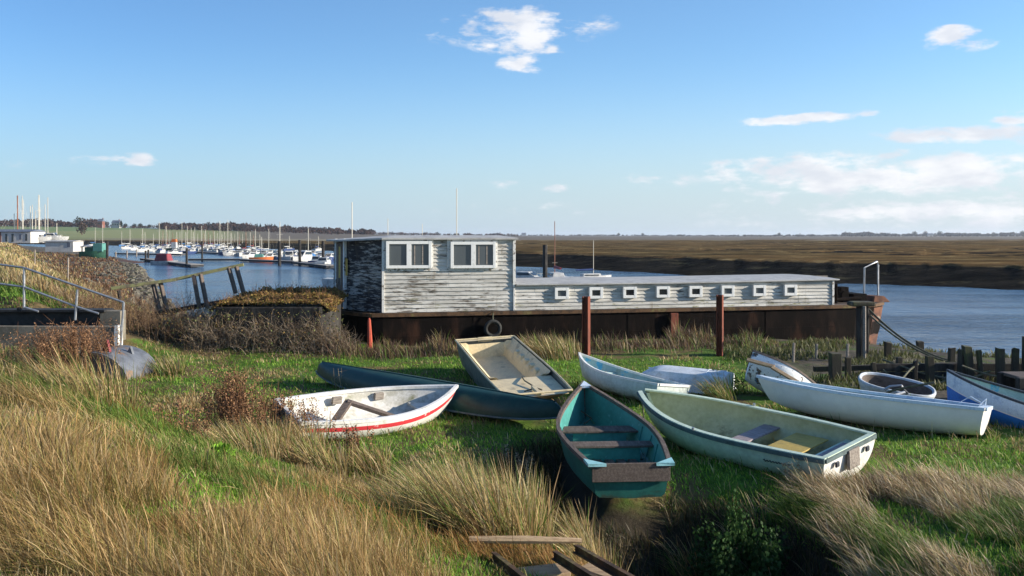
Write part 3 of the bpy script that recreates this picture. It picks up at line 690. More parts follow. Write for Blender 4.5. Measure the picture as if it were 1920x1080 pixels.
for s_ in (-1, 1):
    mb = MB(); z = h.D + .016
    mb.add([(-.04, s_ * .30, z), (-.05, s_ * .52, z), (.20, s_ * .54, z), (-.05, s_ * .30, z - .035), (-.05, s_ * .52, z - .035), (.20, s_ * .54, z - .035)], [(0, 1, 2), (3, 5, 4), (0, 3, 4, 1), (1, 4, 5, 2), (2, 5, 3, 0)])
    mb.build('corner_knee', M['teal_light'], r)
    for u_ in (.3, .42, .54): 
        mb = MB(); pts = [h.pt(u_, s_ * v / 10, h.th + .008) for v in range(4, 10)]
        for a, b in zip(pts[:-1], pts[1:]): mb.bar(a, b, .02, .016)
        mb.build('rib', M['teal'], r)
mb = MB(); mb.add([(h.L - .22, -.09, h.zs(.95) + .01), (h.L - .22, .09, h.zs(.95) + .01), (h.L - .02, 0, h.zs(1) + .015), (h.L - .22, -.09, h.zs(.95) - .03), (h.L - .22, .09, h.zs(.95) - .03), (h.L - .02, 0, h.zs(1) - .03)], [(0, 1, 2), (3, 5, 4), (0, 3, 4, 1), (1, 4, 5, 2), (2, 5, 3, 0)]); mb.build('breasthook', M['bluewhite'], r)
mb = MB(); mb.bar((h.L - .14, 0, h.zk(.9) + .02), (h.L - .03, 0, h.zs(1)), .06, .06); mb.build('stem_post', M['dkwood'], r)
mb = MB(); mb.tube([(h.L - .05, .03, h.zs(1) + .02), (h.L - .2, .12, h.zs(1) - .05), (h.L - .3, .1, .3), (h.L - .55, -.05, .22), (h.L - .8, .1, .2)], .012, 5); mb.build('painter_rope', M['rope'], r, smooth=True)
place(r, h, bow, stern, R(0))

# pale blue-white dinghy behind
bow, stern = (1.42, 18.35, .68), (3.05, 16.0, .40)
h = mkhull(bow, stern, B=1.15, D=.44, tf=.75, sb=.2, ss=.03, rocker=.12, rake=.22, p=2.0, n=2.5)
r = empty('rowing_dinghy', label='pale blue-white dinghy with patchy blue paint inside, below the rusty steel pile', cat='dinghy')
shell(h, [M['paleblue'], M['bluein']], r)
gunwale(h, M['white_gel'], r, w=.05, t=.04)
thwart(h, .34, .32, .24, M['greywood'], r); thwart(h, .7, .36, .2, M['bluein'], r, name='bow_seat')
place(r, h, bow, stern, R(8))

# pale green tender, largest in the foreground
bow, stern = (2.1, 13.75, .70), (4.38, 11.02, .47)
h = mkhull(bow, stern, B=1.5, D=.52, tf=.86, wide=.4, sb=.17, ss=.0, rocker=.11, rake=.3, p=2.6, n=2.7, stemw=.12)
r = empty('rowing_dinghy', label='large pale green tender with plank seat and yellow plywood panel inside', cat='tender')
shell(h, [M['palegreen_out'], M['palegreen'], M['white_gel']], r, low='transom')
gunwale(h, M['rubber'], r, w=.035, t=.05, over=.02)
gunwale(h, M['palegreen_out'], r, w=.07, t=.02, dz=.012, over=.0, name='rim')
hw = h.wid(.42, .30)
mb = MB(); mb.box((h.L * .42, -hw, .28), (h.L * .42 + .27, hw, .31)); mb.build('thwart', M['purplewood'], r, bevel=.006)
mb = MB(); mb.box((.62, -.52, .33), (1.12, .5, .35)); mb.build('plywood_panel', M['ply'], r, bevel=.003)
mb = MB(); mb.box((.03, -h.wid(.05, .34), .34), (.42, h.wid(.05, .34), .37)); mb.build('stern_seat', M['palegreen_out'], r, bevel=.008)
mb = MB(); mb.box((.1, -.4, .375), (.34, .35, .40)); mb.build('loose_board', M['purplewood'], r, bevel=.005)
mb = MB(); mb.box((-.045, -.13, .25), (-.002, .13, .5)); mb.build('outboard_pad', M['greywood'], r, bevel=.005)
for y_ in (-.38, .38):
    mb = MB(); mb.box((-.03, y_ - .04, .36), (-.002, y_ + .04, .43)); mb.build('drain_fitting', M['blackline'], r, bevel=.008)
for a in (-1, 1):
    mb = MB(); mb.tube([(h.L * .55, a * .74, h.zs(.55) + .01), (h.L * .55, a * .74, h.zs(.55) + .05)], .02, 6); mb.build('rowlock_socket', M['galv'], r)
mb = MB(); pts = []                                     # small dark script lettering, too small to read
for i_ in range(27):
    u_ = .235 - .105 * i_ / 26; p_ = h.pt(u_, .86 + .016 * math.sin(i_ * 2.1) * (1.3 if i_ % 7 < 3 else .8)); pts.append((p_[0], p_[1] + .004, p_[2]))
mb.tube(pts, .0065, 5); mb.build('script_lettering', M['blackline'], r)
mb = MB(); mb.tube([(h.L - .02, -.06, h.zs(1) - .06), (h.L + .05, -.05, .5), (h.L + .02, -.04, .15)], .012, 5); mb.build('painter_rope', M['rope'], r, smooth=True)
place(r, h, bow, stern, R(-6))

# long white boat on the right
bow, stern = (4.45, 15.5, .66), (7.4, 13.25, .53)
h = mkhull(bow, stern, B=1.3, D=.52, tf=.6, wide=.42, sb=.1, ss=.0, rocker=.15, rake=.26, p=2.2, n=2.6)
r = empty('sailing_dinghy', label='long plain white boat with blue-white rail beside the pale green tender', cat='boat')
shell(h, [M['white_boat'], M['bluein'], M['white_boat']], r)
gunwale(h, M['bluewhite'], r, w=.13, t=.045, over=.02)
thwart(h, .3, .4, .3, M['bluewhite'], r); thwart(h, .62, .4, .25, M['bluewhite'], r)
mb = MB(); mb.box((.6, -.17, h.D - .2), (1.4, .17, h.D - .16)); mb.build('centre_case', M['bluewhite'], r)
mb = MB(); mb.tube([(.1, .2, h.D + .02), (.02, .1, h.D + .13), (.06, -.1, h.D + .02)], .009, 5); mb.tube([(.05, -.2, h.D), (.3, -.3, h.D + .12), (.45, -.42, h.D + .02)], .008, 5); mb.build('transom_lanyard', M['bluewhite'], r, smooth=True)
place(r, h, bow, stern, R(7))

# peeling old boat lying on its side behind it
bow, stern = (5.95, 16.5, .28), (4.74, 17.0, .72)
h = mkhull(bow, stern, B=.95, D=.42, tf=.8, sb=.12, ss=.02, rocker=.08, rake=.15, p=2.0, n=2.4)
r = empty('derelict_dinghy', label='derelict dinghy with peeling white paint propped stern-up behind the long white boat', cat='dinghy')
shell(h, [M['peel'], M['dkwood'], M['peel']], r)
gunwale(h, M['dkwood'], r, w=.04, t=.04)
mb = MB(); mb.bar((-.02, -.5, .1), (.5, -.58, .16), .05, .07); mb.bar((.45, -.6, .12), (1.0, -.6, .05), .05, .07); mb.build('broken_rubbing_strake', M['freshwood'], r, bevel=.006)
mb = MB(); mb.bar((.75, .46, .44), (.85, .42, .62), .07, .05); mb.bar((.95, .44, .44), (.8, .40, .6), .05, .04); mb.build('broken_knee', M['trim'], r)
place(r, h, bow, stern, R(-42))

# upturned grey pram
def upturned():
    r = empty('upturned_pram', label='small grey-white pram dinghy lying upside down behind the pale green tender', cat='dinghy')
    mb = MB(); L = 1.85; n = 16; V = []
    for i in range(n + 1):
        u = i / n; w_ = .50 * (1 - .25 * max(0, u - .5) ** 1.3 * 2 - .12 * (1 - u) ** 2); z = .40 * (1 - .5 * max(0, (.3 - u) / .3) ** 2 - .12 * max(0, u - .75))
        V += [(u * L, -w_, 0), (u * L, -w_ * .95, z * .55), (u * L, -w_ * .8, z * .9), (u * L, -w_ * .4, z), (u * L, 0, z + .03), (u * L, w_ * .4, z), (u * L, w_ * .8, z * .9), (u * L, w_ * .95, z * .55), (u * L, w_, 0)]
    W = 9; F = [(i * W + j, i * W + j + 1, (i + 1) * W + j + 1, (i + 1) * W + j) for i in range(n) for j in range(8)] + [tuple(range(W)), tuple(range(n * W, n * W + W))]
    mb.add(V, F); mb.build('hull', M['greygel'], r, smooth=True)
    mb = MB(); mb.tube([(L - .42, -.43, .02), (L - .42, -.42, .22), (L - .42, -.34, .36), (L - .42, 0, .425), (L - .42, .34, .36), (L - .42, .43, .02)], .014, 5)
    for a, b in ((-.18, .2), (.16, .3)): mb.tube([(b, a, .37), (L - .1, a, .40)], .014, 5)
    mb.build('skid_strakes', M['greygel'], r, smooth=True)
    mb = MB(); mb.tube([(0, -.46, .02), (L * .5, -.52, .02), (L, -.42, .02), (L, .42, .02), (L * .5, .52, .02), (0, .46, .02), (0, -.46, .02)], .022, 6); mb.build('rim', M['greygel'], r, smooth=True)
    r.location = (2.75, 18.0, .08); r.rotation_euler = (R(0), R(1), R(-30))
    class C_: pass
    c = C_(); c.L = L; c.hb = lambda u: .52; FOOT.append((Matrix.Translation((2.72, 18.15, .06)) @ Matrix.Rotation(R(-42), 4, 'Z'), c)); FOOT[-1] = (FOOT[-1][0].inverted(), c)
upturned()

# oval tub
def tub():
    r = empty('oval_tub_boat', label='small oval tub-shaped boat with dark inside, beyond the long white boat', cat='boat')
    n = 40; mb = MB(); rr = []
    def sup(t, a, b): return (a * math.copysign(abs(math.cos(t)) ** .75, math.cos(t)), b * math.copysign(abs(math.sin(t)) ** .8, math.sin(t)))
    levels = [(.50, .30, .0, 0), (.62, .38, .12, 0), (.68, .43, .27, 0), (.69, .44, .31, 0), (.62, .37, .31, 0), (.55, .31, .10, 1), (.3, .15, .07, 1)]
    V = []
    for a, b, z, _ in levels:
        V += [(*sup(2 * math.pi * k / n, a, b), z) for k in range(n)]
    F = []; 
    for l in range(len(levels) - 1): F += [(l * n + k, l * n + (k + 1) % n, (l + 1) * n + (k + 1) % n, (l + 1) * n + k) for k in range(n)]
    F += [tuple(range(n)), tuple(range((len(levels) - 1) * n, len(levels) * n))]
    mb.add(V, F); mb.mi = [0] * (4 * n) + [1] * (2 * n) + [0, 1]
    mb.build('hull', [M['greygel'], M['dkwood']], r, smooth=True)
    mb = MB(); mb.tube([(*sup(2 * math.pi * k / n, .66, .41), .325) for k in range(n + 1)], .022, 6, cap=False); mb.build('rim', M['greygel'], r, smooth=True)
    mb = MB(); mb.tube([(.2, -.42, .3), (.28, -.5, .1), (.5, -.45, .05)], .012, 5); mb.build('lanyard', M['rope'], r, smooth=True)
    r.location = (7.32, 16.35, .04); r.rotation_euler = (R(10), R(9), R(-28))
    class C_: pass
    c = C_(); c.L = 1.2; c.hb = lambda u: .4; FOOT.append(((Matrix.Translation((6.8, 16.6, 0)) @ Matrix.Rotation(R(-28), 4, 'Z')).inverted(), c))
tub()

# blue and white boat at the right edge
bow, stern = (7.72, 15.15, .82), (9.85, 12.75, .2)
h = mkhull(bow, stern, B=1.35, D=.6, tf=.8, wide=.4, sb=.14, ss=.0, rocker=.08, rake=.12, p=2.0, n=2.2)
r = empty('rowing_boat', label='white boat with bright blue bottom paint at the far right, bow raised', cat='boat')
shell(h, [M['bluewhite'], M['bluein'], M['blue'], M['blackline'], M['white_boat']], r, stripe=[(-1, .52, 2), (.52, .57, 4), (.61, .635, 3)], nv=90)  # upper hull's blue-tinted white carries the cast of its shaded side
gunwale(h, M['blackline'], r, w=.06, t=.035)
thwart(h, .35, .36, .25, M['greywood'], r); thwart(h, .65, .4, .25, M['greywood'], r)
place(r, h, bow, stern, R(4))
bpy.context.view_layer.update()
mb = MB(); mb.tube([(7.35, 15.7, -.05), (7.3, 15.75, .28), (7.2, 15.78, .42), (7.0, 15.8, .4), (6.9, 15.8, .34)], .025, 6); mb.tube([(7.25, 15.76, .3), (7.05, 15.7, .26)], .03, 6)
tag(mb.build('bent_pipe', M['galv'], smooth=True), 'bent grey pipe sticking up between the oval tub and the blue boat', 'pipe')

# ------------------------------------------------------------ houseboat on the old steel hull
BO = Vector((-3.71, 24.4, 0)); BA = math.atan2(.2, .98)
def B2W(u, v, z=0): return Vector((BO.x + u * math.cos(BA) - v * math.sin(BA), BO.y + u * math.sin(BA) + v * math.cos(BA), z))
def houseboat():
    r = empty('houseboat', BO, 'long white weatherboarded houseboat built on a rusty steel barge', 'houseboat', rz=BA)
    V_ = 4.0
    # hull outline (u,v) seen from above, front side first
    out = [(-.3, -.16), (0, -.2), (4, -.2), (9, -.2), (14.0, -.2), (15.0, -.12), (15.8, .15), (16.5, .7), (16.95, 1.4), (17.1, 2.0), (16.95, 2.6), (16.5, 3.3), (15.8, 3.85), (15.3, 4.12), (13, 4.2), (6, 4.2), (0, 4.2), (-.9, 3.9), (-1.5, 3.1), (-1.65, 2.3), (-1.2, 1.2), (-.7, .35)]
    mb = MB(); n = len(out); lev = [(-1.9, .86), (-.9, .95), (.1, .99), (.86, 1.0)]; V = []
    for z, k in lev: V += [(7.4 + (u - 7.4) * (k if u > 13 or u < 0 else 1), 2 + (v - 2) * (1 if k > .9 else .97), z) for u, v in out]
    F = []
    for l in range(len(lev) - 1): F += [(l * n + i, l * n + (i + 1) % n, (l + 1) * n + (i + 1) % n, (l + 1) * n + i) for i in range(n)]
    F.append(tuple(range((len(lev) - 1) * n, len(lev) * n)))
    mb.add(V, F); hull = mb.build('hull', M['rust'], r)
    mb = MB()                                             # rubbing band
    for (a, b), (c, d) in zip(out, out[1:] + out[:1]): mb.bar((a, b, .93), (c, d, .93), .12, .1)
    mb.build('rubbing_band', M['band'], r)
    mb = MB()                                             # plating ribs and seams
    for u in (2.6, 7.3, 11.8): mb.box((u, -.212, -1), (u + .05, -.2, .86))
    mb.box((-.2, -.21, .3), (14.2, -.2, .33)); mb.build('plate_seams', M['rust'], r)
    mb = MB(); mb.box((8.62, -.34, -1.0), (8.86, -.237, .84)); mb.build('fender_timber', M['rustred'], r, bevel=.01)
    mb = MB(); mb.prism([(14.4, .0), (15.0, .05), (15.7, .32), (16.3, .85), (16.7, 1.5), (16.85, 2.0), (16.7, 2.5), (16.3, 3.15), (15.7, 3.7), (15.4, 3.95), (14.4, 3.98)], .86, .965); mb.build('foredeck', M['dkwood'], r)
    # stem plate, sunlight on the bow put into its orange rust colour
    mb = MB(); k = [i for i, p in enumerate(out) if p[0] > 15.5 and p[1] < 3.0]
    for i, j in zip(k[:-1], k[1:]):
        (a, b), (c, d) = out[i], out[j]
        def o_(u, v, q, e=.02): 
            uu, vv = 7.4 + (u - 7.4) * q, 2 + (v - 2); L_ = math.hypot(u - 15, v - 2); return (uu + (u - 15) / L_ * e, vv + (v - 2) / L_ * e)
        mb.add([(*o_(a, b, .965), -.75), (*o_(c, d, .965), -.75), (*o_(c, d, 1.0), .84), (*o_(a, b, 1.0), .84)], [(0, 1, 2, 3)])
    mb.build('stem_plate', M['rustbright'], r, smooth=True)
    mb = MB()
    mb.tube([B for B in [(16.15, 1.2, .98), (16.18, 1.2, 2.1), (16.72, 1.3, 2.32), (16.76, 1.3, 2.2), (16.76, 1.3, .98)]], .03, 7); mb.build('bow_hoop', M['galv'], r, smooth=True)
    mb = MB()
    mb.box((14.4, 1.2, .965), (15.4, 2.8, 1.16)); mb.tube([(15.2, .8, 1.22), (15.2, 3.2, 1.22)], .14, 10); mb.box((15.1, .9, 1.0), (15.4, 1.3, 1.48)); mb.box((15.5, .8, 1.0), (16.0, 2.6, 1.25)); mb.tube([(14.8, .7, .96), (14.8, .7, 1.6)], .05, 7); mb.tube([(14.6, .4, 1.1), (15.5, .4, 1.14)], .07, 7)
    mb.build('windlass', M['rust'], r, bevel=.012)
    mb = MB(); mb.box((14.32, 3.6, 1.3), (16.3, 3.66, 1.72)); mb.box((14.32, 3.62, .96), (14.4, 3.68, 1.3)); mb.box((16.1, 3.62, .96), (16.2, 3.68, 1.3)); mb.build('bulwark_board', M['greywood'], r)
    mb = MB(); mb.box((16.2, .75, .965), (16.85, 1.7, 1.16), taper=.14); mb.build('fairlead', M['rustbright'], r, bevel=.02)

    # weatherboards: every board overlaps the one below
    def clap(name, a, b, z0, z1, mat, hgt=.125, cut=()):
        """boards along a->b in plan; outward is to the right of a->b"""
        a = Vector((*a, 0)); b = Vector((*b, 0)); d = (b - a).normalized(); nrm = Vector((d.y, -d.x, 0)); L = (b - a).length
        mb = MB(); nb = max(1, round((z1 - z0) / hgt)); hh = (z1 - z0) / nb
        for i in range(nb):
            zl = z0 + i * hh; zh = zl + hh; spans = [(0, L)]
            for (c0, c1, cz0, cz1) in cut:
                if zl < cz1 - .01 and zh > cz0 + .01:
                    ns = []
                    for s0, s1 in spans:
                        if c0 > s0: ns.append((s0, min(c0, s1)))
                        if c1 < s1: ns.append((max(c1, s0), s1))
                    spans = ns
            for s0, s1 in spans:
                if s1 - s0 < .01: continue
                seg = max(1, int((s1 - s0) / .6)); 
                for q in range(seg):
                    p0 = s0 + (s1 - s0) * q / seg; p1 = s0 + (s1 - s0) * (q + 1) / seg
                    w0 = random.uniform(-.004, .004)
                    A = a + d * p0; B = a + d * p1
                    vs = [A + nrm * (.036 + w0), B + nrm * (.036 + w0), B + nrm * .006, A + nrm * .006, A, B]
                    zz = [zl, zl, zh + .004, zh + .004, zl, zl]
                    mb.add([(p.x, p.y, z) for p, z in zip(vs, zz)], [(0, 1, 2, 3), (4, 5, 1, 0)])
        return mb.build(name, mat, r)
    ZB, ZT = .985, 3.09
    body = [(0, .0), (3.82, .0), (3.82, V_), (-.1, V_), (-.95, 3.6), (-1.35, 2.5), (-.9, 1.3)]
    mb = MB(); mb.prism(body, ZB - .02, ZT); core = mb.build('cabin_wall', M['boards_dark'], r)
    clap('cabin_boards', (0, 0), (3.82, 0), ZB, 2.17, M['boards'], .122)
    clap('window_band_boards', (1.45, 0), (1.87, 0), 2.21, ZT, M['boards'], .11); clap('window_band_boards', (3.34, 0), (3.82, 0), 2.21, ZT, M['boards'], .11)
    clap('stern_boards', (-.86, 1.24), (0, 0), ZB, ZT, M['boards_dark'], .14)
    clap('stern_side_boards', (-1.35, 2.5), (-1.22, 2.16), ZB, ZT, M['boards_dark'], .14)
    clap('bow_house_boards', (3.86, .0), (14.25, .0), ZB, 1.74, M['boards_low'], .108)
    mb = MB(); mb.prism([(3.82, 0), (14.25, 0), (14.25, 3.4), (3.82, 3.4)], ZB - .02, 1.74); mb.build('bow_house_wall', M['boards_low'], r)
    clap('bow_house_end_boards', (14.25, 0), (14.25, 3.4), ZB, 1.74, M['boards_low'], .108)
    # door and its narrow light, with posts
    def post(a, z0, z1, w=.07, m_='trim', nm='corner_post', d=.06):
        mb = MB(); mb.box((a[0] - w / 2, a[1] - d, z0), (a[0] + w / 2, a[1] + .01, z1)); return mb.build(nm, M[m_], r, bevel=.003)
    post((.02, -.005), ZB, ZT, .07); post((3.84, -.005), 1.68, ZT, .08, d=.07); post((14.22, -.005), ZB, 1.78, .07); post((3.84, -.004), ZB, 1.68, .05)
    mb = MB(); mb.box((.03, -.045, 2.165), (3.8, .0, 2.205)); mb.build('sill_band', M['trim'], r, bevel=.003)
    P0, P1 = Vector((-1.02, 1.62, 0)), Vector((-1.22, 2.16, 0)); d = (P1 - P0).normalized(); nr = Vector((-d.y, d.x, 0))
    if nr.x > 0: nr = -nr
    def pan(name, s0, s1, z0, z1, off, th, mat):
        mb = MB(); a = P0 + d * s0; b = P0 + d * s1
        vs = [a + nr * off, b + nr * off, b + nr * (off + th), a + nr * (off + th)]
        mb.add([(p.x, p.y, z0) for p in vs] + [(p.x, p.y, z1) for p in vs], [(0, 3, 2, 1), (4, 5, 6, 7), (0, 1, 5, 4), (1, 2, 6, 5), (2, 3, 7, 6), (3, 0, 4, 7)])
        return mb.build(name, mat, r)
    door = pan('door', .0, .56, ZB, 2.98, .02, .05, M['dkwood'])
    for o_ in (pan('door_light', .2, .36, 1.9, 2.85, .072, .01, M['ply']), pan('door_trim', .13, .17, 1.7, 2.92, .072, .02, M['greywood']), pan('door_trim', .39, .43, 1.7, 2.92, .072, .02, M['greywood'])): o_.parent = door
    pan('door_post', -.1, -.03, ZB, ZT, .0, .09, M['peel']); pan('door_post', .6, .67, ZB, ZT, .0, .09, M['peel'])
    mb = MB(); mb.box((-1.02, 1.3, 2.0), (-.96, 1.42, 2.5)); mb.build('port_light', M['ply'], r)
    # windows
    def window(u0, u1, z0, z1, panes, proud=.1, fw=.085, curtains=(), gm='glass'):
        mb = MB(); y0, y1 = -proud, .02
        mb.box((u0, y0, z0), (u0 + fw, y1, z1)); mb.box((u1 - fw, y0, z0), (u1, y1, z1))
        mb.box((u0 + fw, y0 + .002, z0), (u1 - fw, y1, z0 + fw)); mb.box((u0 + fw, y0 + .002, z1 - fw), (u1 - fw, y1, z1))
        for k in range(1, panes):
            uc = u0 + (u1 - u0) * k / panes; mb.box((uc - fw * .8, y0 + .004, z0 + fw), (uc + fw * .8, y1, z1 - fw))
        f = mb.build('window', M['frame'], r, bevel=.004)
        pw = (u1 - u0) / panes
        for k in range(panes):
            a = u0 + pw * k + (fw if k == 0 else fw * .8); b = u0 + pw * (k + 1) - (fw if k == panes - 1 else fw * .8)
            mb = MB(); mb.box((a, y0 + .05, z0 + fw), (b, y0 + .056, z1 - fw)); mb.build('pane', M[gm], f)
            if k in curtains:
                mb = MB()
                for q in (.16, .62): mb.box((a + (b - a) * q, y0 + .042, z0 + fw + .02), (a + (b - a) * q + .035, y0 + .047, z1 - fw - .03))
                mb.build('inner_sash', M['greywood'], f)
        return f
    mb = MB(); mb.box((-.01 + .03, -.05, 2.208), (1.46, .0, 3.085)); mb.box((1.86, -.05, 2.208), (3.35, .0, 3.085)); mb.build('window_surround', M['trim'], r)
    window(.1, 1.40, 2.25, 3.03, 2, .14, curtains=(1,)); window(1.95, 3.28, 2.24, 3.01, 2, .14, curtains=(1,))
    for k in range(8):
        u = 5.06 + k * 1.062; zc = 1.49; f = window(u, u + .43, 1.30, 1.64, 1, .13, .085, gm='glass_black' if k in (1, 2, 3, 4) else 'glass')
    # roofs
    mb = MB(); o2 = [(-.02, -.16), (3.95, -.14), (3.95, V_ + .1), (-.1, V_ + .15), (-1.1, 3.8), (-1.6, 2.5), (-1.2, 1.2)]
    n = len(o2); V = [(u, v, 3.075 - (.06 if u < -.05 else 0)) for u, v in o2] + [(u, v, 3.125 - (.06 if u < -.05 else 0)) for u, v in o2]
    V += [(max(u, .4) * .98 if u < 1 else u - .4, 2 + (v - 2) * .55, 3.2) for u, v in o2]
    F = [(i, (i + 1) % n, n + (i + 1) % n, n + i) for i in range(n)] + [(n + i, n + (i + 1) % n, 2 * n + (i + 1) % n, 2 * n + i) for i in range(n)] + [tuple(range(2 * n, 3 * n)), tuple(range(n - 1, -1, -1))]
    mb.add(V, F); mb.build('cabin_roof', M['roof'], r)
    mb = MB(); V = []; xs = [3.9 + 10.5 * i / 12 for i in range(13)]; rr = [(-.14, 1.725), (-.14, 1.76), (.5, 1.785), (1.7, 1.80), (2.9, 1.785), (3.5, 1.76), (3.5, 1.725)]
    V = [(x, v, z + .018 * math.sin(x * 1.3) * 0 + .045 * max(0, (x - 9) / 5.4)) for x in xs for v, z in rr]; W = len(rr)
    F = [(i * W + j, i * W + (j + 1) % W, (i + 1) * W + (j + 1) % W, (i + 1) * W + j) for i in range(12) for j in range(W)] + [tuple(range(W)), tuple(range(12 * W, 13 * W))]
    mb.add(V, F); mb.build('bow_house_roof', M['roof'], r)
houseboat()

# tyre fender on ropes
def torus(mb, c, R1, r2, nrm, n=22, m=8):
    nrm = Vector(nrm).normalized(); a = nrm.cross(Vector((0, 0, 1))).normalized(); b = a.cross(nrm); c = Vector(c); vs = []
    for i in range(n):
        t = 2 * math.pi * i / n; e = a * math.cos(t) + b * math.sin(t)
        for j in range(m):
            p = 2 * math.pi * j / m; vs.append(c + e * (R1 + r2 * math.cos(p)) + nrm * r2 * math.sin(p))
    mb.add(vs, [(i * m + j, ((i + 1) % n) * m + j, ((i + 1) % n) * m + (j + 1) % m, i * m + (j + 1) % m) for i in range(n) for j in range(m)])
r = empty('tyre_fender', B2W(3.15, -.36, .5), 'black tyre hung on a rope against the dark barge side', 'tyre')
mb = MB(); torus(mb, (0, 0, 0), .21, .055, (math.sin(BA), -math.cos(BA), 0)); mb.build('tyre', M['tyre'], r, smooth=True)
mb = MB(); mb.tube([(0, 0, .24), (0, .06, .44), (0, .12, .52)], .018, 6); mb.build('rope', M['moss_rope'], r, smooth=True)

# piles, posts and mooring lines by the hull
def hpile(name, X, Y, z0, z1, w, label, mat, grp=None):
    r = empty(name, (X, Y, z0), label, 'pile', grp); H = z1 - z0; mb = MB()
    mb.box((-w / 2, -w / 2, 0), (-w / 2 + .025, w / 2, H)); mb.box((w / 2 - .025, -w / 2, 0), (w / 2, w / 2, H)); mb.box((-w / 2 + .025, -.012, 0), (w / 2 - .025, .012, H))
    mb.build('pile_section', M[mat], r); r.rotation_euler = (0, 0, R(-27)); return r
hpile('steel_pile', 1.955, 22.5, -.5, 1.585, .17, 'tall rusty steel pile above the pale blue-white dinghy', 'rustred', 'rusty steel piles in front of the houseboat')
hpile('steel_pile', 5.48, 22.5, -.5, 1.625, .16, 'tall rusty steel pile left of the derelict peeling dinghy', 'rustred', 'rusty steel piles in front of the houseboat')
r = empty('red_post', (-3.9, 23.3, -.1), 'short red tapering post in front of the barge stern', 'post'); mb = MB(); mb.tube([(.03, 0, 0), (0, 0, .98), (0, 0, 1.04)], [.09, .045, .02], 8); mb.build('post', M['redpaint'], r, smooth=True)
r = empty('mooring_pile', (9.18, 22.3, -.6), 'thick black pile at the barge bow carrying two ropes', 'pile'); mb = MB(); mb.box((-.14, -.14, 0), (.1, .14, 1.95)); mb.build('post', M['pile'], r, bevel=.02)
mb = MB(); mb.box((-.36, -.2, 1.95), (.24, .2, 2.07)); mb.build('cap', M['moss_pile'], r, bevel=.03)
r = empty('thin_post', (8.92, 21.6, -.3), 'thin pale post standing just left of the black bow pile', 'post'); mb = MB(); mb.tube([(0, 0, 0), (.0, 0, 1.7)], .04, 7); mb.build('post', M['greywood'], r, smooth=True)
def sagline(a, b, sag, n=16):
    a = Vector(a); b = Vector(b); return [a.lerp(b, i / n) + Vector((0, 0, -sag * 4 * (i / n) * (1 - i / n))) for i in range(n + 1)]
mb = MB(); mb.tube(sagline((9.3, 22.25, 1.27), (11.4, 20.4, .12), .42), .028, 6); tag(mb.build('mooring_rope', M['rope'], smooth=True), 'upper dark mooring rope from the black bow pile to the timber bulkhead', 'rope', 'mooring ropes from the bow pile')
mb = MB(); mb.tube(sagline((9.28, 22.1, 1.12), (11.0, 20.2, .1), .3), .024, 6); tag(mb.build('mooring_rope', M['moss_rope'], smooth=True), 'lower paler mooring rope hanging from the black bow pile', 'rope', 'mooring ropes from the bow pile')

# timber bulkhead on the right
BP = [(1566, 662, 18.6, 24), (1590, 670, 18.8, 12), (1663, 642, 22.0, 14), (1684, 668, 18.8, 12), (1726, 640, 23.5, 14), (1745, 668, 18.4, 16), (1782, 652, 20.5, 13), (1805, 655, 18.6, 22), (1821, 648, 18.5, 18), (1843, 655, 18.4, 10), (1876, 653, 18.3, 16), (1902, 652, 18.3, 13), (1925, 632, 18.2, 18), (1960, 655, 18.0, 14), (1995, 650, 17.9, 16), (1640, 680, 18.6, 10), (1714, 676, 18.3, 9)]
words = ['squat dark pile left of the black bow pile', 'slim mossy pile just right of the squat bulkhead pile', 'dark pile beside the rusty barge stem', 'slim pile in the bulkhead right of the barge stem', 'lone dark pile standing behind the bulkhead in the mud', 'mossy pile where the mooring ropes come ashore', 'dark pile set behind the bulkhead above the raised blue bow', 'widest pile in the bulkhead, square topped', 'leaning tall pile next to the widest bulkhead pile', 'narrow pile right of the leaning bulkhead pile', 'square dark pile third from the tall one at the right edge', 'square dark pile next to the tall one at the right edge', 'tallest bulkhead pile, green with weed, at the right edge', 'bulkhead pile just outside the tall green one', 'outermost pile of the timber bulkhead', 'short pile stump between the bow pile and the tub boat', 'short thin stump above the oval tub boat']
for (px, py, Y, wpx), lb in zip(BP, words):
    p = P(px, py, Y); wm = wpx * .78 * Y / 1600; z0 = float(gh(p.x, p.y)) - .3
    mb = MB(); ln = random.uniform(-.04, .04) if 'leaning' not in lb else -.1
    mb.add([(x + (ln if z else 0), y, (p.z - z0) * z + (random.uniform(-.03, .02) if z else 0)) for z in (0, 1) for x, y in ((-wm / 2, -wm / 2), (wm / 2, -wm / 2), (wm / 2, wm / 2), (-wm / 2, wm / 2))], [(0, 3, 2, 1), (4, 5, 6, 7), (0, 1, 5, 4), (1, 2, 6, 5), (2, 3, 7, 6), (3, 0, 4, 7)])
    tag(mb.build('bulkhead_pile', M['moss_pile'] if wpx > 9 else M['pile'], bevel=.008, loc=(p.x, p.y, z0)), lb, 'pile', 'timber bulkhead piles')
r = empty('timber_bulkhead', (9, 18.75, 0), 'dark horizontal planking of the timber bulkhead behind the boats', 'bulkhead')
for k, (z0, z1) in enumerate(((-.3, -.02), (.0, .2), (.215, .38))):
    mb = MB(); mb.box((-1.6 + k * .25, -.03, z0), (5 - k * .2, .03, z1)); mb.build('plank', M['pile'], r, bevel=.01)
mb = MB(); mb.bar((-2.2, .5, .18), (1.2, .2, .33), .1, .12); mb.build('waling', M['moss_pile'], r, bevel=.01)
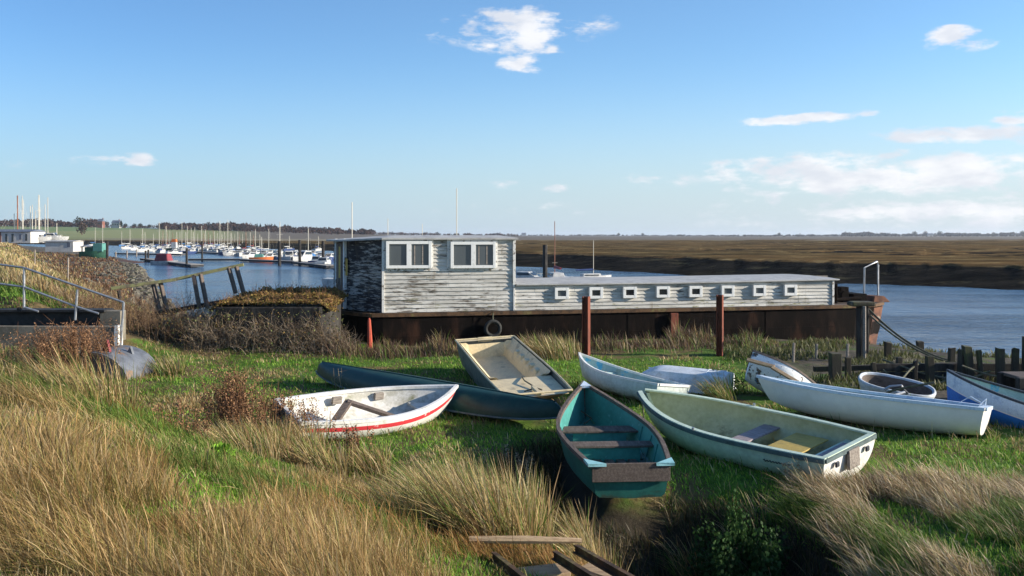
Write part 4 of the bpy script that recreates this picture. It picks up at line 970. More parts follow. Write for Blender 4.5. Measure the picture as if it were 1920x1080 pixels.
for pts, lb in (([(8.0, 18.4, .3), (8.35, 18.3, .02), (8.9, 18.2, -.02), (9.6, 18.3, .22)], 'slack mossy rope looped low along the bulkhead left part'),
                ([(7.4, 17.6, .02), (8.0, 17.8, .1), (8.5, 18.2, .34), (8.8, 18.4, .45)], 'mossy rope rising from the mud to a bulkhead pile'),
                ([(9.6, 18.2, .42), (10.2, 18.1, .22), (10.9, 18.1, .2), (11.6, 18.1, .3)], 'slack rope strung between the right-hand bulkhead piles'),
                ([(8.2, 18.9, .45), (9.0, 18.5, .18), (9.7, 18.3, .12), (10.2, 18.2, .3)], 'rope crossing behind the looped mossy rope'),
                ([(7.6, 15.35, .55), (7.0, 15.7, .34), (6.8, 16.0, .1)], 'thin dark rope from the raised blue bow to the mud')):
    pts = [Vector(p) for p in pts]; sm_ = []
    for i in range(len(pts) - 1):
        for k in range(5): 
            t = k / 5; p0 = pts[max(0, i - 1)]; p1 = pts[i]; p2 = pts[i + 1]; p3 = pts[min(len(pts) - 1, i + 2)]
            sm_.append(.5 * ((2 * p1) + (p2 - p0) * t + (2 * p0 - 5 * p1 + 4 * p2 - p3) * t * t + (3 * p1 - p0 - 3 * p2 + p3) * t ** 3))
    mb = MB(); mb.tube(sm_ + [pts[-1]], .022, 6); tag(mb.build('slack_rope', M['moss_rope'], smooth=True), lb, 'rope', 'ropes along the bulkhead')
for px, py, Y, hh, lb in ((1487, 643, 21.5, .42, 'pale stake standing nearest the steel pile by the hull'), (1530, 645, 22, .35, 'short pale stake between two others before the hull'), (1588, 645, 21, .42, 'pale stake beside the squat dark pile'), (65, 468, 60, .9, 'far white marker stake on the seawall slope'), (127, 483, 45, 1.1, 'grey stake in the red-brown scrub below the white shed')):
    p = P(px, py, Y); z0 = float(gh(p.x, p.y)) - .1; mb = MB(); mb.tube([(0, 0, 0), (.02, 0, p.z - z0)], .045 if Y > 30 else .035, 6); tag(mb.build('stake', M['greywood'], loc=(p.x, p.y, z0)), lb, 'stake', 'small stakes')
r = empty('timber_crib', (9.75, 16.2, 0), 'dark timber crib with a pale top plank at the right edge', 'crib')
for k in range(2):
    mb = MB(); mb.box((-.35, -.4 + k * .6, -.2), (1.6, -.25 + k * .6, .55)); mb.build('side_timber', M['pile'], r, bevel=.01)
mb = MB(); mb.box((-.3, -.3, .5), (1.7, .35, .56)); mb.build('top_plank', M['dkwood'], r, bevel=.01)
for x in (.1, .5): 
    mb = MB(); mb.box((x, -.5, -.1), (x + .08, -.4, .5)); mb.build('upright', M['greywood'], r, bevel=.01)

# overgrown hulk left of the houseboat
def hulk():
    r = empty('overgrown_hulk', (-6.55, 24.1, .25), 'low dark derelict hulk smothered in brambles with a mossy brown deck', 'hulk')
    out = [(-1.5, -.95), (1.35, -.95), (1.75, -.2), (1.55, .9), (-1.1, 1.25), (-1.9, .4)]
    mb = MB(); mb.prism(out, -1.2, 1.0); mb.build('hull', M['pile'], r, bevel=.03)
    mb = MB(); nx = 60; V = []; F = []
    for i in range(nx):
        for j in range(24):
            x = -1.72 + 3.4 * i / (nx - 1); y = -.88 + 2.0 * j / 23
            V.append((x, y, 1.0 + .1 + .13 * sm(y, -.45, -.3) * sm(x, -1.0, -.7) + .12 * sm(y, .3, 1.0) + (float(vnoise(x * 5, y * 5, 4)) - .5) * .07 - .2 * sm(abs(x), 1.3, 1.75)))
    F = [(i * 24 + j, (i + 1) * 24 + j, (i + 1) * 24 + j + 1, i * 24 + j + 1) for i in range(nx - 1) for j in range(23)]
    mb.add(V, F); mb.build('mossy_deck', M['mossdeck'], r, smooth='full'); return r, V
M['mossdeck'] = coat('moss_and_dead_grass_deck', (.14, .075, .03), (.15, .12, .03), 2.2, .45, .6, .95, .6, 14, c3=(.05, .035, .02), s3=1.6, lo3=.58, hi3=.66)
HULK = hulk()

# broken leaning handrail of the old gangway
r = empty('broken_handrail', (-10, 26, 0), 'broken wooden gangway handrail on leaning dark posts above the scrub', 'handrail')
def q(px, py, Y): return P(px, py, Y) - Vector((-10, 26, 0))
mb = MB(); mb.bar(q(208, 541, 26), q(330, 524, 26.5), .12, .1); mb.bar(q(328, 524, 26.5), q(457, 496, 27), .12, .1); mb.build('rail', M['mossrail'], r, bevel=.01)
for a, b in (((287, 532), (300, 585)), ((301, 530), (313, 583)), ((363, 516), (374, 578)), ((376, 514), (389, 578)), ((429, 502), (442, 550)), ((443, 500), (457, 550))):
    mb = MB(); mb.bar(q(*a, 26.5), q(*b, 26.3), .11, .1); mb.build('post', M['dkwood'], r, bevel=.01)
mb = MB(); mb.bar(q(285, 590, 26.2), q(470, 556, 26.6), .12, .14); mb.bar(q(222, 545, 26), q(232, 590, 25.8), .08, .08); mb.build('lower_beam', M['pile'], r, bevel=.01)

# sluice headwall with its handrails
r = empty('sluice_headwall', (-11.5, 20.5, 0), 'concrete sluice headwall with a black opening below the metal handrail', 'sluice')
def bx(name, x0, x1, py0, py1, Y, dy, mat, bev=.01):
    a = P(x0, py1, Y); b = P(x1, py0, Y); mb = MB(); mb.box((a.x + 11.5, a.y - 20.5, a.z), (b.x + 11.5, a.y - 20.5 + dy, b.z)); return mb.build(name, M[mat], r, bevel=bev)
bx('front_wall', -60, 219, 612, 690, 20.3, .22, 'concrete'); bx('black_opening', -60, 192, 586, 612.5, 20.95, .1, 'black')
bx('pillar', 187, 226, 583, 640, 20.85, .3, 'concrete'); bx('cap', -60, 196, 581, 586, 20.8, .5, 'black'); bx('end_strip', 214, 221, 611, 690, 20.28, .26, 'trim', 0)
r = empty('metal_handrail', (-11, 20.5, 0), 'grey tubular metal handrail stepping down over the concrete sluice', 'handrail')
def q2(px, py, Y=20.4): return P(px, py, Y) - Vector((-11, 20.5, 0))
for a, b in (((45, 503), (45, 577)), ((145, 543), (141, 600)), ((232, 567), (226, 652))):
    mb = MB(); mb.tube([q2(*a), q2(*b)], .028, 8); mb.build('post', M['galv'], r, smooth=True)
mb = MB(); mb.tube([q2(-80, 488), q2(0, 496), q2(45, 502), q2(145, 536.5), q2(232, 567)], .026, 8); mb.build('rail', M['galv'], r, smooth=True)
mb = MB(); mb.tube([q2(-80, 527), q2(0, 532), q2(45, 538), q2(140, 574), q2(185, 588)], .026, 8); mb.tube([q2(45, 576), q2(72, 584)], .026, 8); mb.build('rail', M['galv'], r, smooth=True)
for px, py in ((36, 580), (148, 577)):
    mb = MB(); mb.tube([q2(px, py, 20.6), q2(px, py, 20.5)], .055, 10); mb.build('wall_socket', M['black'], r)

# rusty excavator bucket
r = empty('digger_bucket', (-9.15, 18.7, .0), 'blue-grey scrap digger bucket with teeth lying in the grass below the sluice', 'bucket')
def bucket():
    n = 18; prof = [(math.cos(math.pi * i / n) * .72, math.sin(math.pi * i / n) * .5 + .06) for i in range(n + 1)]
    mb = MB(); V = [(x, 0, z) for x, z in prof] + [(x * .97, 1.0, z * .97 + .03) for x, z in prof]
    mb.add(V, [(i, i + 1, n + 2 + i, n + 1 + i) for i in range(n)]); mb.add([(x, -.012, z) for x, z in prof], [tuple(range(n + 1))], 0); mb.build('shell', M['scrap'], r, smooth=True)
    mb = MB(); V = [(x * k, -.02 - (k < 1) * .0, z * k) for k in (1.0, .93) for x, z in prof]; mb.add(V, [(i, i + 1, n + 2 + i, n + 1 + i) for i in range(n)]); mb.build('rim', M['pale_rust'], r)
    for x, y, hh in ((.02, .25, .36), (-.3, .45, .3), (.28, .6, .26)):
        mb = MB(); z = math.sqrt(max(0, 1 - (x / .66) ** 2)) * .48
        mb.add([(x - .13, y, z - .1), (x + .17, y, z - .12), (x + .02, y, z + hh - .05), (x - .13, y + .06, z - .1), (x + .17, y + .06, z - .12), (x + .02, y + .06, z + hh - .05)], [(0, 1, 2), (3, 5, 4), (0, 3, 4, 1), (1, 4, 5, 2), (2, 5, 3, 0)])
        mb.build('tooth', M['maroon'] if x == .02 else M['scrap'], r)
    mb = MB(); mb.box((.0, -.06, .0), (.16, -.02, .2)); mb.tube([(-.12, -.08, .06), (-.12, -.02, .06)], .05, 8); mb.build('side_plate', M['rust'], r)
bucket(); r.rotation_euler = (0, R(6), R(-12)); r.scale = (1.2, 1.15, 1.12); r.location.x = -9.2
class C_: pass
c = C_(); c.L = 1.4; c.hb = lambda u: .6; FOOT.append((Matrix.Translation((-10.05, 19.9, 0)).inverted(), c))

# rails, planks and fallen pole at the bottom of the picture
def gz(p, dz=0): return Vector((p[0], p[1], float(gh(p[0], p[1], False)) + dz))
def rayg(px, py, z): return G(px, py, z)
mb = MB(); mb.tube([rayg(880, 1012, .62), rayg(985, 1012, .62), rayg(1090, 1014, .58)], [.03, .034, .022], 7); tag(mb.build('fallen_pole', M['freshwood'], smooth=True), 'pale barkless pole lying level in the grass below the turquoise dinghy', 'pole')
for a, b, lb in (((1040, 1040), (1150, 1110), 'rusty slipway rail between the two timber boards'), ((1080, 1028), (1215, 1105), 'rusty slipway rail nearest the dark hollow'), ((925, 1042), (1010, 1110), 'rusty slipway rail nearest the fallen pole')):
    r = empty('slipway_rail', rayg(*a, .55), lb, 'rail', 'slipway rails'); A = Vector((0, 0, 0)); B = rayg(*b, .62) - rayg(*a, .55)
    mb = MB(); mb.bar(A, B, .02, .045); mb.bar(A - Vector((0, 0, .03)), B - Vector((0, 0, .03)), .06, .012); mb.bar(A + Vector((0, 0, .027)), B + Vector((0, 0, .027)), .04, .012); mb.build('rail_bar', M['band'], r)
for a, b, w_, lb in (((975, 1078), (1062, 1068), .22, 'bare pine board between the left and middle rails'), ((1098, 1062), (1165, 1085), .2, 'bare pine board between the middle and right rails')):
    mb = MB(); mb.bar(rayg(*a, .42), rayg(*b, .42), w_, .04, up=(0, 0, 1)); tag(mb.build('timber_board', M['freshwood'], bevel=.005), lb, 'board', 'slipway boards')
# ------------------------------------------------------------ marina
def wy(py): return (CAM_Z - WATER) * 1600 / (py - 441)
def boat_hull_mb(L, B, F, mi=0, trans=.7):
    mb = MB(); n = 12; V = []
    for i in range(n + 1):
        u = i / n; hb = B / 2 * (trans + (1 - trans) * math.sin(math.pi / 2 * min(1, u / .45)) if u < .45 else (1 - ((u - .45) / .55) ** 2.1)); hb = max(hb, .02)
        f = F * (1 + .25 * u * u); x = u * L - L / 2
        V += [(x - (.0 if u < .8 else (u - .8) * 3), -hb * .75, -.25), (x, -hb * .95, f * .45), (x, -hb, f), (x, hb, f), (x, hb * .95, f * .45), (x - (.0 if u < .8 else (u - .8) * 3), hb * .75, -.25)]
    W = 6
    F_ = [(i * W + j, i * W + j + 1, (i + 1) * W + j + 1, (i + 1) * W + j) for i in range(n) for j in (0, 1, 3, 4)] + [tuple(range(W)), tuple(range(n * W, n * W + W))]
    mb.add(V, F_, 0); mb.add(V, [(i * W + 2, i * W + 3, (i + 1) * W + 3, (i + 1) * W + 2) for i in range(n)], 1)
    return mb
def make_yacht(hullm, cover, mastm='mast', L=7.6, B=2.5):
    r = empty('yacht'); r['category'] = 'yacht'
    boat_hull_mb(L, B, .85).build('hull', [M[hullm], M['deck']], r, smooth=True)
    mb = MB(); mb.box((-1.6, -.75, .85), (1.7, .75, 1.32), taper=.12); c = mb.build('cabin', M['deck'], r, bevel=.04)
    mb = MB(); mb.box((-1.3, -.77, 1.0), (1.2, .77, 1.18)); mb.build('cabin_windows', M['darkglass'], c)
    mb = MB(); mb.tube([(.5, 0, 0), (.5, 0, 1)], .09, 6); m_ = mb.build('mast', M[mastm], r); m_.location = (0, 0, 1.25); m_.scale = (1, 1, 7.5)
    mb = MB(); mb.tube([(.5, 0, 1.95), (-2.6, 0, 1.9)], [.2, .14], 7); mb.build('sail_cover', M[cover], r, smooth=True)
    mb = MB()
    for p in ((3.6, 0, 1.05), (-3.7, 0, .95), (.45, 1.15, .9), (.45, -1.15, .9)): mb.tube([p, (.5, 0, 8.6)], .009, 3)
    rg = mb.build('rigging', M['mast'], r)
    mb = MB(); mb.tube([(.5, -.75, 5.4), (.5, .75, 5.4)], .03, 4); mb.build('spreader', M['mast'], r)
    return r
def make_cruiser(hullm, L=6.8, B=2.6, canopy=None, up=.9):
    r = empty('motor_cruiser'); r['category'] = 'motor boat'
    boat_hull_mb(L, B, 1.05, trans=.92).build('hull', [M[hullm], M['deck']], r, smooth=True)
    mb = MB(); z = 1.05
    mb.add([(-1.4, -1.05, z), (2.0, -.8, z + .1), (2.0, .8, z + .1), (-1.4, 1.05, z), (-1.2, -.9, z + up), (.7, -.75, z + up), (.7, .75, z + up), (-1.2, .9, z + up)], [(0, 1, 5, 4), (1, 2, 6, 5), (2, 3, 7, 6), (3, 0, 4, 7), (4, 5, 6, 7)])
    c = mb.build('wheelhouse', M['deck'], r, bevel=.05)
    mb = MB(); 
    for s_ in (-1, 1): mb.add([(-1.1, s_ * 1.03, z + up * .42), (1.1, s_ * .9, z + up * .45), (.75, s_ * .83, z + up * .85), (-1.1, s_ * .97, z + up * .85)], [(0, 1, 2, 3)])
    mb.add([(1.66, -.7, z + up * .4), (1.66, .7, z + up * .4), (.98, .66, z + up * .9), (.98, -.66, z + up * .9)], [(0, 1, 2, 3)])
    mb.add([(-1.41, -.8, z + up * .35), (-1.41, .8, z + up * .35), (-1.27, .75, z + up * .85), (-1.27, -.75, z + up * .85)], [(0, 1, 2, 3)]); mb.build('windows', M['darkglass'], c)
    if canopy:
        mb = MB(); mb.tube([(-2.9, 0, z - .1), (-2.9, 0, z - .05), (-1.2, 0, z + .0)], [.4, .9, 1.02], 10); mb.v = [(x, y, z + max(0, (zz - z)) * .9) for x, y, zz in mb.v]; mb.build('canopy', M[canopy], r, smooth=True)
    mb = MB(); mb.tube([(3.1, -.3, 1.3), (3.25, 0, 1.75), (3.1, .3, 1.3)], .03, 4); mb.tube([(2.2, -.8, 1.3), (2.2, -.8, 1.7), (3.2, -.1, 1.75)], .03, 4); mb.tube([(2.2, .8, 1.3), (2.2, .8, 1.7), (3.2, .1, 1.75)], .03, 4); mb.build('guard_rail', M['mast'], r)
    return r
YP = [make_yacht('deck', 'sailblue'), make_yacht('deck', 'navy'), make_yacht('navy', 'deck'), make_yacht('deck', 'maroon', 'brownmast'), make_yacht('sailblue', 'deck')]
CP = [make_cruiser('deck'), make_cruiser('deck', canopy='navy'), make_cruiser('navy', up=1.0), make_cruiser('deck', L=8.2, B=2.9, canopy='sailblue', up=1.3)]
used = set()
def inst(protos, k, loc, rz, label, group, mast=None, s=1):
    p = protos[k % len(protos)]
    if p.name not in used: o = p; used.add(p.name)
    else: o = copy_tree(p)
    o.location = loc; o.rotation_euler = (0, 0, rz); o.scale = (s, s, s); o['label'] = label; o['group'] = group
    if mast:
        for c in o.children:
            n_ = c.name.split('.')[0]
            if n_ == 'mast': c.scale = (1, 1, mast / s)
            if n_ == 'rigging': c.scale = (1, 1, (mast + 1.25 * s) / s / 8.6)
            if n_ == 'spreader': c.location = (0, 0, (mast / s) * .62 + 1.25 - 5.4)
    return o
ordn = ['first', 'second', 'third', 'fourth', 'fifth', 'sixth', 'seventh', 'eighth', 'ninth', 'tenth', 'eleventh', 'twelfth', 'thirteenth', 'fourteenth', 'fifteenth', 'sixteenth', 'seventeenth', 'eighteenth', 'nineteenth', 'twentieth']
ordn += ['twenty-' + w_ for w_ in ordn[:9]] + ['thirtieth'] + ['thirty-' + w_ for w_ in ordn[:9]] + ['fortieth'] + ['forty-' + w_ for w_ in ordn[:9]] + ['fiftieth'] + ['fifty-' + w_ for w_ in ordn[:9]]
masts = [(286, 436, 464), (305, 431, 466), (337, 433, 463), (362, 432, 468), (371, 436, 463), (381, 434, 466), (395, 438, 463), (407, 435, 464), (415, 437, 465), (420, 433, 463), (434, 434, 466), (449, 437, 463), (474, 438, 468), (486, 437, 470), (177, 425, 461), (193, 420, 461), (229, 432, 462), (242, 428, 464), (267, 427, 464), (271, 433, 463), (297, 414, 467), (310, 422, 468), (314, 434, 462), (319, 431, 461), (323, 434, 461), (331, 432, 467), (342, 415, 464), (347, 432, 470), (352, 422, 464), (357, 426, 461), (366, 425, 463), (376, 422, 470), (385, 429, 463), (391, 433, 462), (399, 430, 462), (403, 431, 466), (411, 412, 468), (425, 410, 472), (431, 435, 462), (439, 437, 461), (446, 432, 467), (455, 436, 462), (460, 432, 474), (468, 433, 470), (479, 427, 474), (502, 426, 476), (491, 441, 482), (525, 413, 489), (541, 440, 470), (579, 424, 486), (596, 444, 470)]
ykind = {33: 0, 32: 3, 25: 2}
for i, (px, top, base) in enumerate(sorted(masts)):
    Y = wy(base); X = (px - 960) * Y / 1600; mh = (base - top) * Y / 1600 - 1.25
    c_ = ['white yacht with blue sail cover', 'white yacht with navy sail cover', 'navy hulled yacht', 'white yacht with varnished mast', 'blue hulled yacht'][(i * 7 + i // 3) % 5]
    inst(YP, (i * 7 + i // 3) % 5, (X, Y, WATER), R(random.choice([80, 100, -95, -80, 60, 75])), '%s whose mast is %s from the left in the marina' % (c_, ordn[i]), 'yachts berthed in the marina', mast=max(3.5, mh), s=.66 if mh < 6 else .78)
cru = [(251, 469, 0), (273, 471, 0), (303, 474, 1), (326, 478, 0), (287, 470, 2), (345, 470, 1), (362, 467, 2), (369, 469, 0), (388, 471, 1), (397, 474, 0), (410, 468, 2), (418, 472, 1), (429, 475, 0), (443, 480, 0), (469, 486, 0), (452, 478, 2), (498, 488, 0), (509, 489, 0), (541, 492, 3), (571, 492, 3), (586, 490, 1), (596, 497, 2), (608, 500, 0), (551, 481, 1), (618, 490, 2), (482, 478, 1), (520, 480, 0), (337, 476, 2), (320, 468, 0)]
rc = random.Random(9); cru += [(int(a_), 464 + int(abs(a_ - 240) * .045 + rc.uniform(0, 8)), rc.choice([0, 0, 1, 2])) for a_ in [236 + 15.2 * k_ for k_ in range(25)]]
for i, (px, base, k) in enumerate(sorted(cru)):
    Y = wy(base); inst(CP, k, ((px - 960) * Y / 1600, Y, WATER), R(random.choice([-70, -110, -95, 85, -60, -130])), '%s, %s from the left among the marina motor boats' % (['white motor cruiser', 'white motor cruiser with navy canopy', 'navy hulled motor cruiser', 'large white motor cruiser with blue canopy'][k], ordn[i]), 'motor boats berthed in the marina', s=[.72, .72, .7, .85][k] * (1 if base > 480 else .85))
def singley(px, top, base, k, rz, label, s=.9):
    Y = wy(base); o = inst(YP, k, ((px - 960) * Y / 1600, Y, WATER), rz, label, 'yachts moored beyond the houseboat', mast=(base - top) * Y / 1600 - 1.25, s=s)
    for c in list(o.children):
        if c.name.startswith('mast'): c.scale = (.6, .5, c.scale[2]); c.location.x = .25
        if c.name.startswith('spreader'): c.scale = (1, .45, .5)
        if c.name.startswith('rigging'): bpy.data.objects.remove(c); continue
singley(655, 376, 535, 1, R(70), 'yacht whose mast rises above the stern end of the houseboat roof')
singley(725, 408, 510, 0, R(80), 'yacht whose short mast shows above the left pair of cabin windows')
singley(790, 418, 505, 0, R(80), 'yacht with the shortest mast above the middle of the cabin roof')
singley(853, 350, 540, 1, R(75), 'yacht with the tallest mast, rising above the right-hand cabin window')
singley(1042, 410, 531, 3, R(100), 'yacht with tall pale mast behind the black pile right of the cabin', .8)
singley(1107, 442, 528, 1, R(20), 'small yacht with low white cuddy right of the black pile, beyond the low roof', .62)
Y = wy(533); inst(CP, 1, ((986 - 960) * Y / 1600, Y, WATER), R(-25), 'white motor cruiser with dark canopy just right of the tall cabin', 'boats moored beyond the low roof', s=.62)
# boats ashore in the yard on the left
ash = [(23, 402, 4), (31, 373, 0), (44, 369, 1), (53, 388, 0), (57, 386, 4), (71, 368, 1), (77, 390, 0), (86, 372, 1), (103, 420, 0), (41, 376, 4), (75, 367, 0), (81, 385, 1), (63, 397, 4)]
for i, (px, top, k) in enumerate(ash):
    Y = 205 + (i % 3) * 6; mh = (447 - top) * Y / 1600
    inst(YP, k, ((px - 960) * Y / 1600, Y, 2.0), R([15, -20, 160, 30][i % 4]), 'laid-up yacht ashore in the boatyard, %s bare mast from the left' % ordn[sorted(a_[0] for a_ in ash).index(px)], 'yachts laid up ashore', mast=mh - .4, s=.85)
Y = 200; o = inst(YP, 3, ((28.5 - 960) * Y / 1600, Y, 2.0), R(20), 'old gaffer ashore with a thick red-brown mast, tallest in the boatyard', 'yachts laid up ashore', mast=9.5, s=.95)
for c in o.children:
    if c.name.startswith('mast'): c.scale = (1.5, 1.5, 9.8); c.location.x = -.25
inst(CP, 0, ((72 - 960) * 190 / 1600, 190, 1.8), R(10), 'white cruiser ashore just right of the blue-roofed yard building', 'motor boats ashore', s=.8)
inst(CP, 3, ((97 - 960) * 192 / 1600, 192, 2.0), R(5), 'long white boat ashore above the pale shed', 'motor boats ashore', s=.72)
for p in YP + CP:
    if p.name not in used:
        for c in list(p.children):
            for g in list(c.children): bpy.data.objects.remove(g)
            bpy.data.objects.remove(c)
        bpy.data.objects.remove(p)

def pontoon(a, b, label, w_=1.6):
    A = Vector(((a[0] - 960) * wy(a[1]) / 1600, wy(a[1]), WATER)); B = Vector(((b[0] - 960) * wy(b[1]) / 1600, wy(b[1]), WATER))
    r = empty('pontoon', A, label, 'pontoon', 'floating pontoons'); d = B - A
    mb = MB(); mb.bar((0, 0, .28), d + Vector((0, 0, .28)), w_, .3); mb.build('float_deck', M['pontoon'], r)
    mb = MB(); mb.bar((0, 0, .455), d + Vector((0, 0, .455)), w_ + .1, .05); mb.build('deck_planks', M['pontoon_top'], r)
pontoon((272, 489), (370, 502), 'near pontoon with the maroon-covered boat alongside', 1.8)
pontoon((356, 490), (462, 490), 'pale pontoon with dark floats, right of the near one')
pontoon((458, 491), (560, 495), 'pontoon under the orange boat'); pontoon((560, 496), (625, 504), 'pontoon nearest the houseboat', 2)
pontoon((220, 478), (345, 480), 'pontoon beyond the red-brown mud spit'); pontoon((240, 466), (480, 470), 'farthest long pontoon across the marina', 2); pontoon((345, 474), (470, 480), 'middle pontoon among the motor boats')
for px, top, base, w_, lb in ((201, 453, 492, .45, 'tall dark pile at the left of the marina'), (217, 472, 483, .3, 'grey post left of the mud spit pair'), (238, 470, 483, .3, 'second grey post past the mud spit'), (256, 468, 481, .3, 'third grey post past the mud spit'), (273, 470, 491, .35, 'left pile of the pair at the near pontoon end'), (278, 468, 489, .35, 'right pile of the pair at the near pontoon end'), (350, 465, 501, .35, 'pile near the free end of the near pontoon'), (379, 452, 490, .35, 'dark pile on the pale pontoon'), (524, 452, 498, .5, 'tall black pile left of the large white cruiser'), (562, 450, 497, .45, 'tall red-brown pile between the two large cruisers'), (606, 452, 500, .45, 'tall dark pile nearest the houseboat'), (1022, 459, 540, .42, 'black pile in the water right of the tall cabin')):
    Y = wy(base); X = (px - 960) * Y / 1600; hh = (base - top) * Y / 1600; mb = MB(); mb.tube([(0, 0, -.6), (0, 0, hh)], w_ / 2, 8)
    tag(mb.build('mooring_pile', M['pile' if 'grey' not in lb else 'greywood'], loc=(X, Y, WATER), smooth=True), lb, 'pile', 'piles in the marina')
# small boats with their own look
Y = wy(496) ; r = empty('covered_boat', ((310 - 960) * Y / 1600, Y, WATER), 'white launch under a maroon cover on the near pontoon', 'boat')
boat_hull_mb(4.6, 1.9, .55).build('hull', [M['deck'], M['deck']], r, smooth=True); mb = MB(); mb.box((-1.6, -.8, .55), (1.0, .8, 1.75), taper=.3); mb.build('cover', M['maroon'], r, bevel=.1); r.rotation_euler = (0, 0, R(-15))
Y = wy(490); r = empty('orange_boat', ((490 - 960) * Y / 1600, Y, WATER), 'low orange workboat on the pontoon', 'boat')
boat_hull_mb(4.2, 1.7, .7).build('hull', [M['orange'], M['orange']], r, smooth=True); mb = MB(); mb.box((-1.2, -.6, .7), (.4, .6, 1.3), taper=.1); mb.build('cuddy', M['tealbox'], r, bevel=.05); r.rotation_euler = (0, 0, R(10))
Y = wy(470); r = empty('red_marked_boat', ((327 - 960) * Y / 1600, Y, WATER), 'fishing boat with small red wheelhouse amid the masts', 'boat')
boat_hull_mb(6, 2.2, .8).build('hull', [M['darkgreen'], M['deck']], r, smooth=True); mb = MB(); mb.box((-.8, -.7, .8), (.8, .7, 2.6), taper=.1); mb.build('wheelhouse', M['deck'], r, bevel=.05); mb = MB(); mb.box((-.7, -.6, 2.6), (.7, .6, 3.5), taper=.1); mb.build('lamp_house', M['orange'], r)
r = empty('green_houseboat', ((178 - 960) * 152 / 1600, 152, -1.0), 'dark green barge with teal cabin beached at the left of the marina', 'barge')
mb = boat_hull_mb(4.6, 2.4, 1.3, trans=.95); mb.build('hull', [M['darkgreen'], M['darkgreen']], r); mb = MB(); mb.box((.1, -1, 1.3), (1.75, 1, 2.75)); mb.build('cabin', M['tealbox'], r, bevel=.03); mb = MB(); mb.box((-1.4, -.9, 1.3), (0, .9, 2.1)); mb.build('wheelhouse', M['darkgreen'], r); mb = MB(); mb.box((-1.0, -1.0, 2.1), (-.2, .7, 2.3)); mb.build('dinghy_cover', M['deck'], r)
# yard buildings
def building(name, px0, px1, Y, z0, zt, depth, wallm, roofm, label, wins=(), over=.25, rh=.5):
    x0, x1 = (px0 - 960) * Y / 1600, (px1 - 960) * Y / 1600; r = empty(name, (x0, Y, z0), label, 'building'); L = x1 - x0; H = zt - z0
    mb = MB(); mb.box((0, 0, 0), (L, depth, H)); mb.build('wall', M[wallm], r)
    mb = MB(); o = over; mb.add([(-o, -o, H), (L + o, -o, H), (L + o, depth + o, H), (-o, depth + o, H), (-o, depth / 2, H + rh), (L + o, depth / 2, H + rh), (-o, -o, H - .12), (L + o, -o, H - .12)], [(0, 1, 5, 4), (2, 3, 4, 5), (0, 4, 3), (1, 2, 5), (6, 7, 1, 0)]); mb.build('roof', M[roofm], r)
    for a, b, c, d, nm, mt in wins:
        mb = MB(); mb.box((a * L, -.06, c * H), (b * L, -.003, d * H)); mb.build(nm, M[mt], r)
building('yard_building', -60, 57, 186, 1.5, 4.0, 6, 'render', 'slate', 'long pale boatyard building with blue-grey roof at the left edge', [(.18, .2, .1, .8, 'window', 'darkglass'), (.5, .53, 0, 1, 'brick_pier', 'brick'), (.6, .63, .1, .8, 'door', 'darkglass'), (.7, .73, .1, .8, 'window', 'darkglass'), (.82, .86, .3, .75, 'window', 'slate'), (.92, .95, .2, .8, 'window', 'darkglass')])
building('pale_shed', 85, 137, 165, .0, 2.05, 4, 'render', 'roof', 'pale flat shed above the red-brown scrub on the far left bank', [(.78, .9, .45, .85, 'window', 'slate')], rh=.15)
building('low_shed', 139, 156, 168, .0, 1.0, 3, 'render', 'slate', 'low grey shed between the pale shed and the green barge', rh=.3)
def house(px, Y, w_, h_, wallm, label):
    X = (px - 960) * Y / 1600; z = float(hill_z(np.array([X]), np.array([float(Y)]))[0]); r = empty('farmhouse', (X, Y, z - .3), label, 'house')
    mb = MB(); mb.box((-w_ / 2, 0, 0), (w_ / 2, 6, h_)); mb.build('wall', M[wallm], r)
    mb = MB(); mb.add([(-w_ / 2 - .3, -.3, h_), (w_ / 2 + .3, -.3, h_), (w_ / 2 + .3, 6.3, h_), (-w_ / 2 - .3, 6.3, h_), (-w_ / 2, 3, h_ + 2.6), (w_ / 2, 3, h_ + 2.6)], [(0, 1, 5, 4), (2, 3, 4, 5), (0, 4, 3), (1, 2, 5), (0, 3, 2, 1)]); rf = mb.build('roof', M['slate'], r)
    mb = MB(); mb.box((w_ * .3, 2.6, h_ + 1.5), (w_ * .3 + .8, 3.4, h_ + 3.6)); mb.build('chimney', M['brick'], rf)
    mb = MB()
    for a in (-.3, 0, .3): mb.box((a * w_ - .5, -.05, h_ * .55), (a * w_ + .5, -.004, h_ * .8))
    mb.build('windows', M['darkglass'], r)
house(216, 900, 8, 6, 'render', 'white farmhouse on the green hill at the left'); house(563, 1100, 7, 5, 'render', 'white house in front of the far wood above the marina'); house(982, 2300, 12, 6, 'render', 'tiny white house on the horizon right of the cabin roof'); house(187, 880, 5, 7, 'brick', 'tall narrow brick house left of the white farmhouse'); house(1745, 2100, 14, 5, 'render', 'pale farm building on the right horizon')

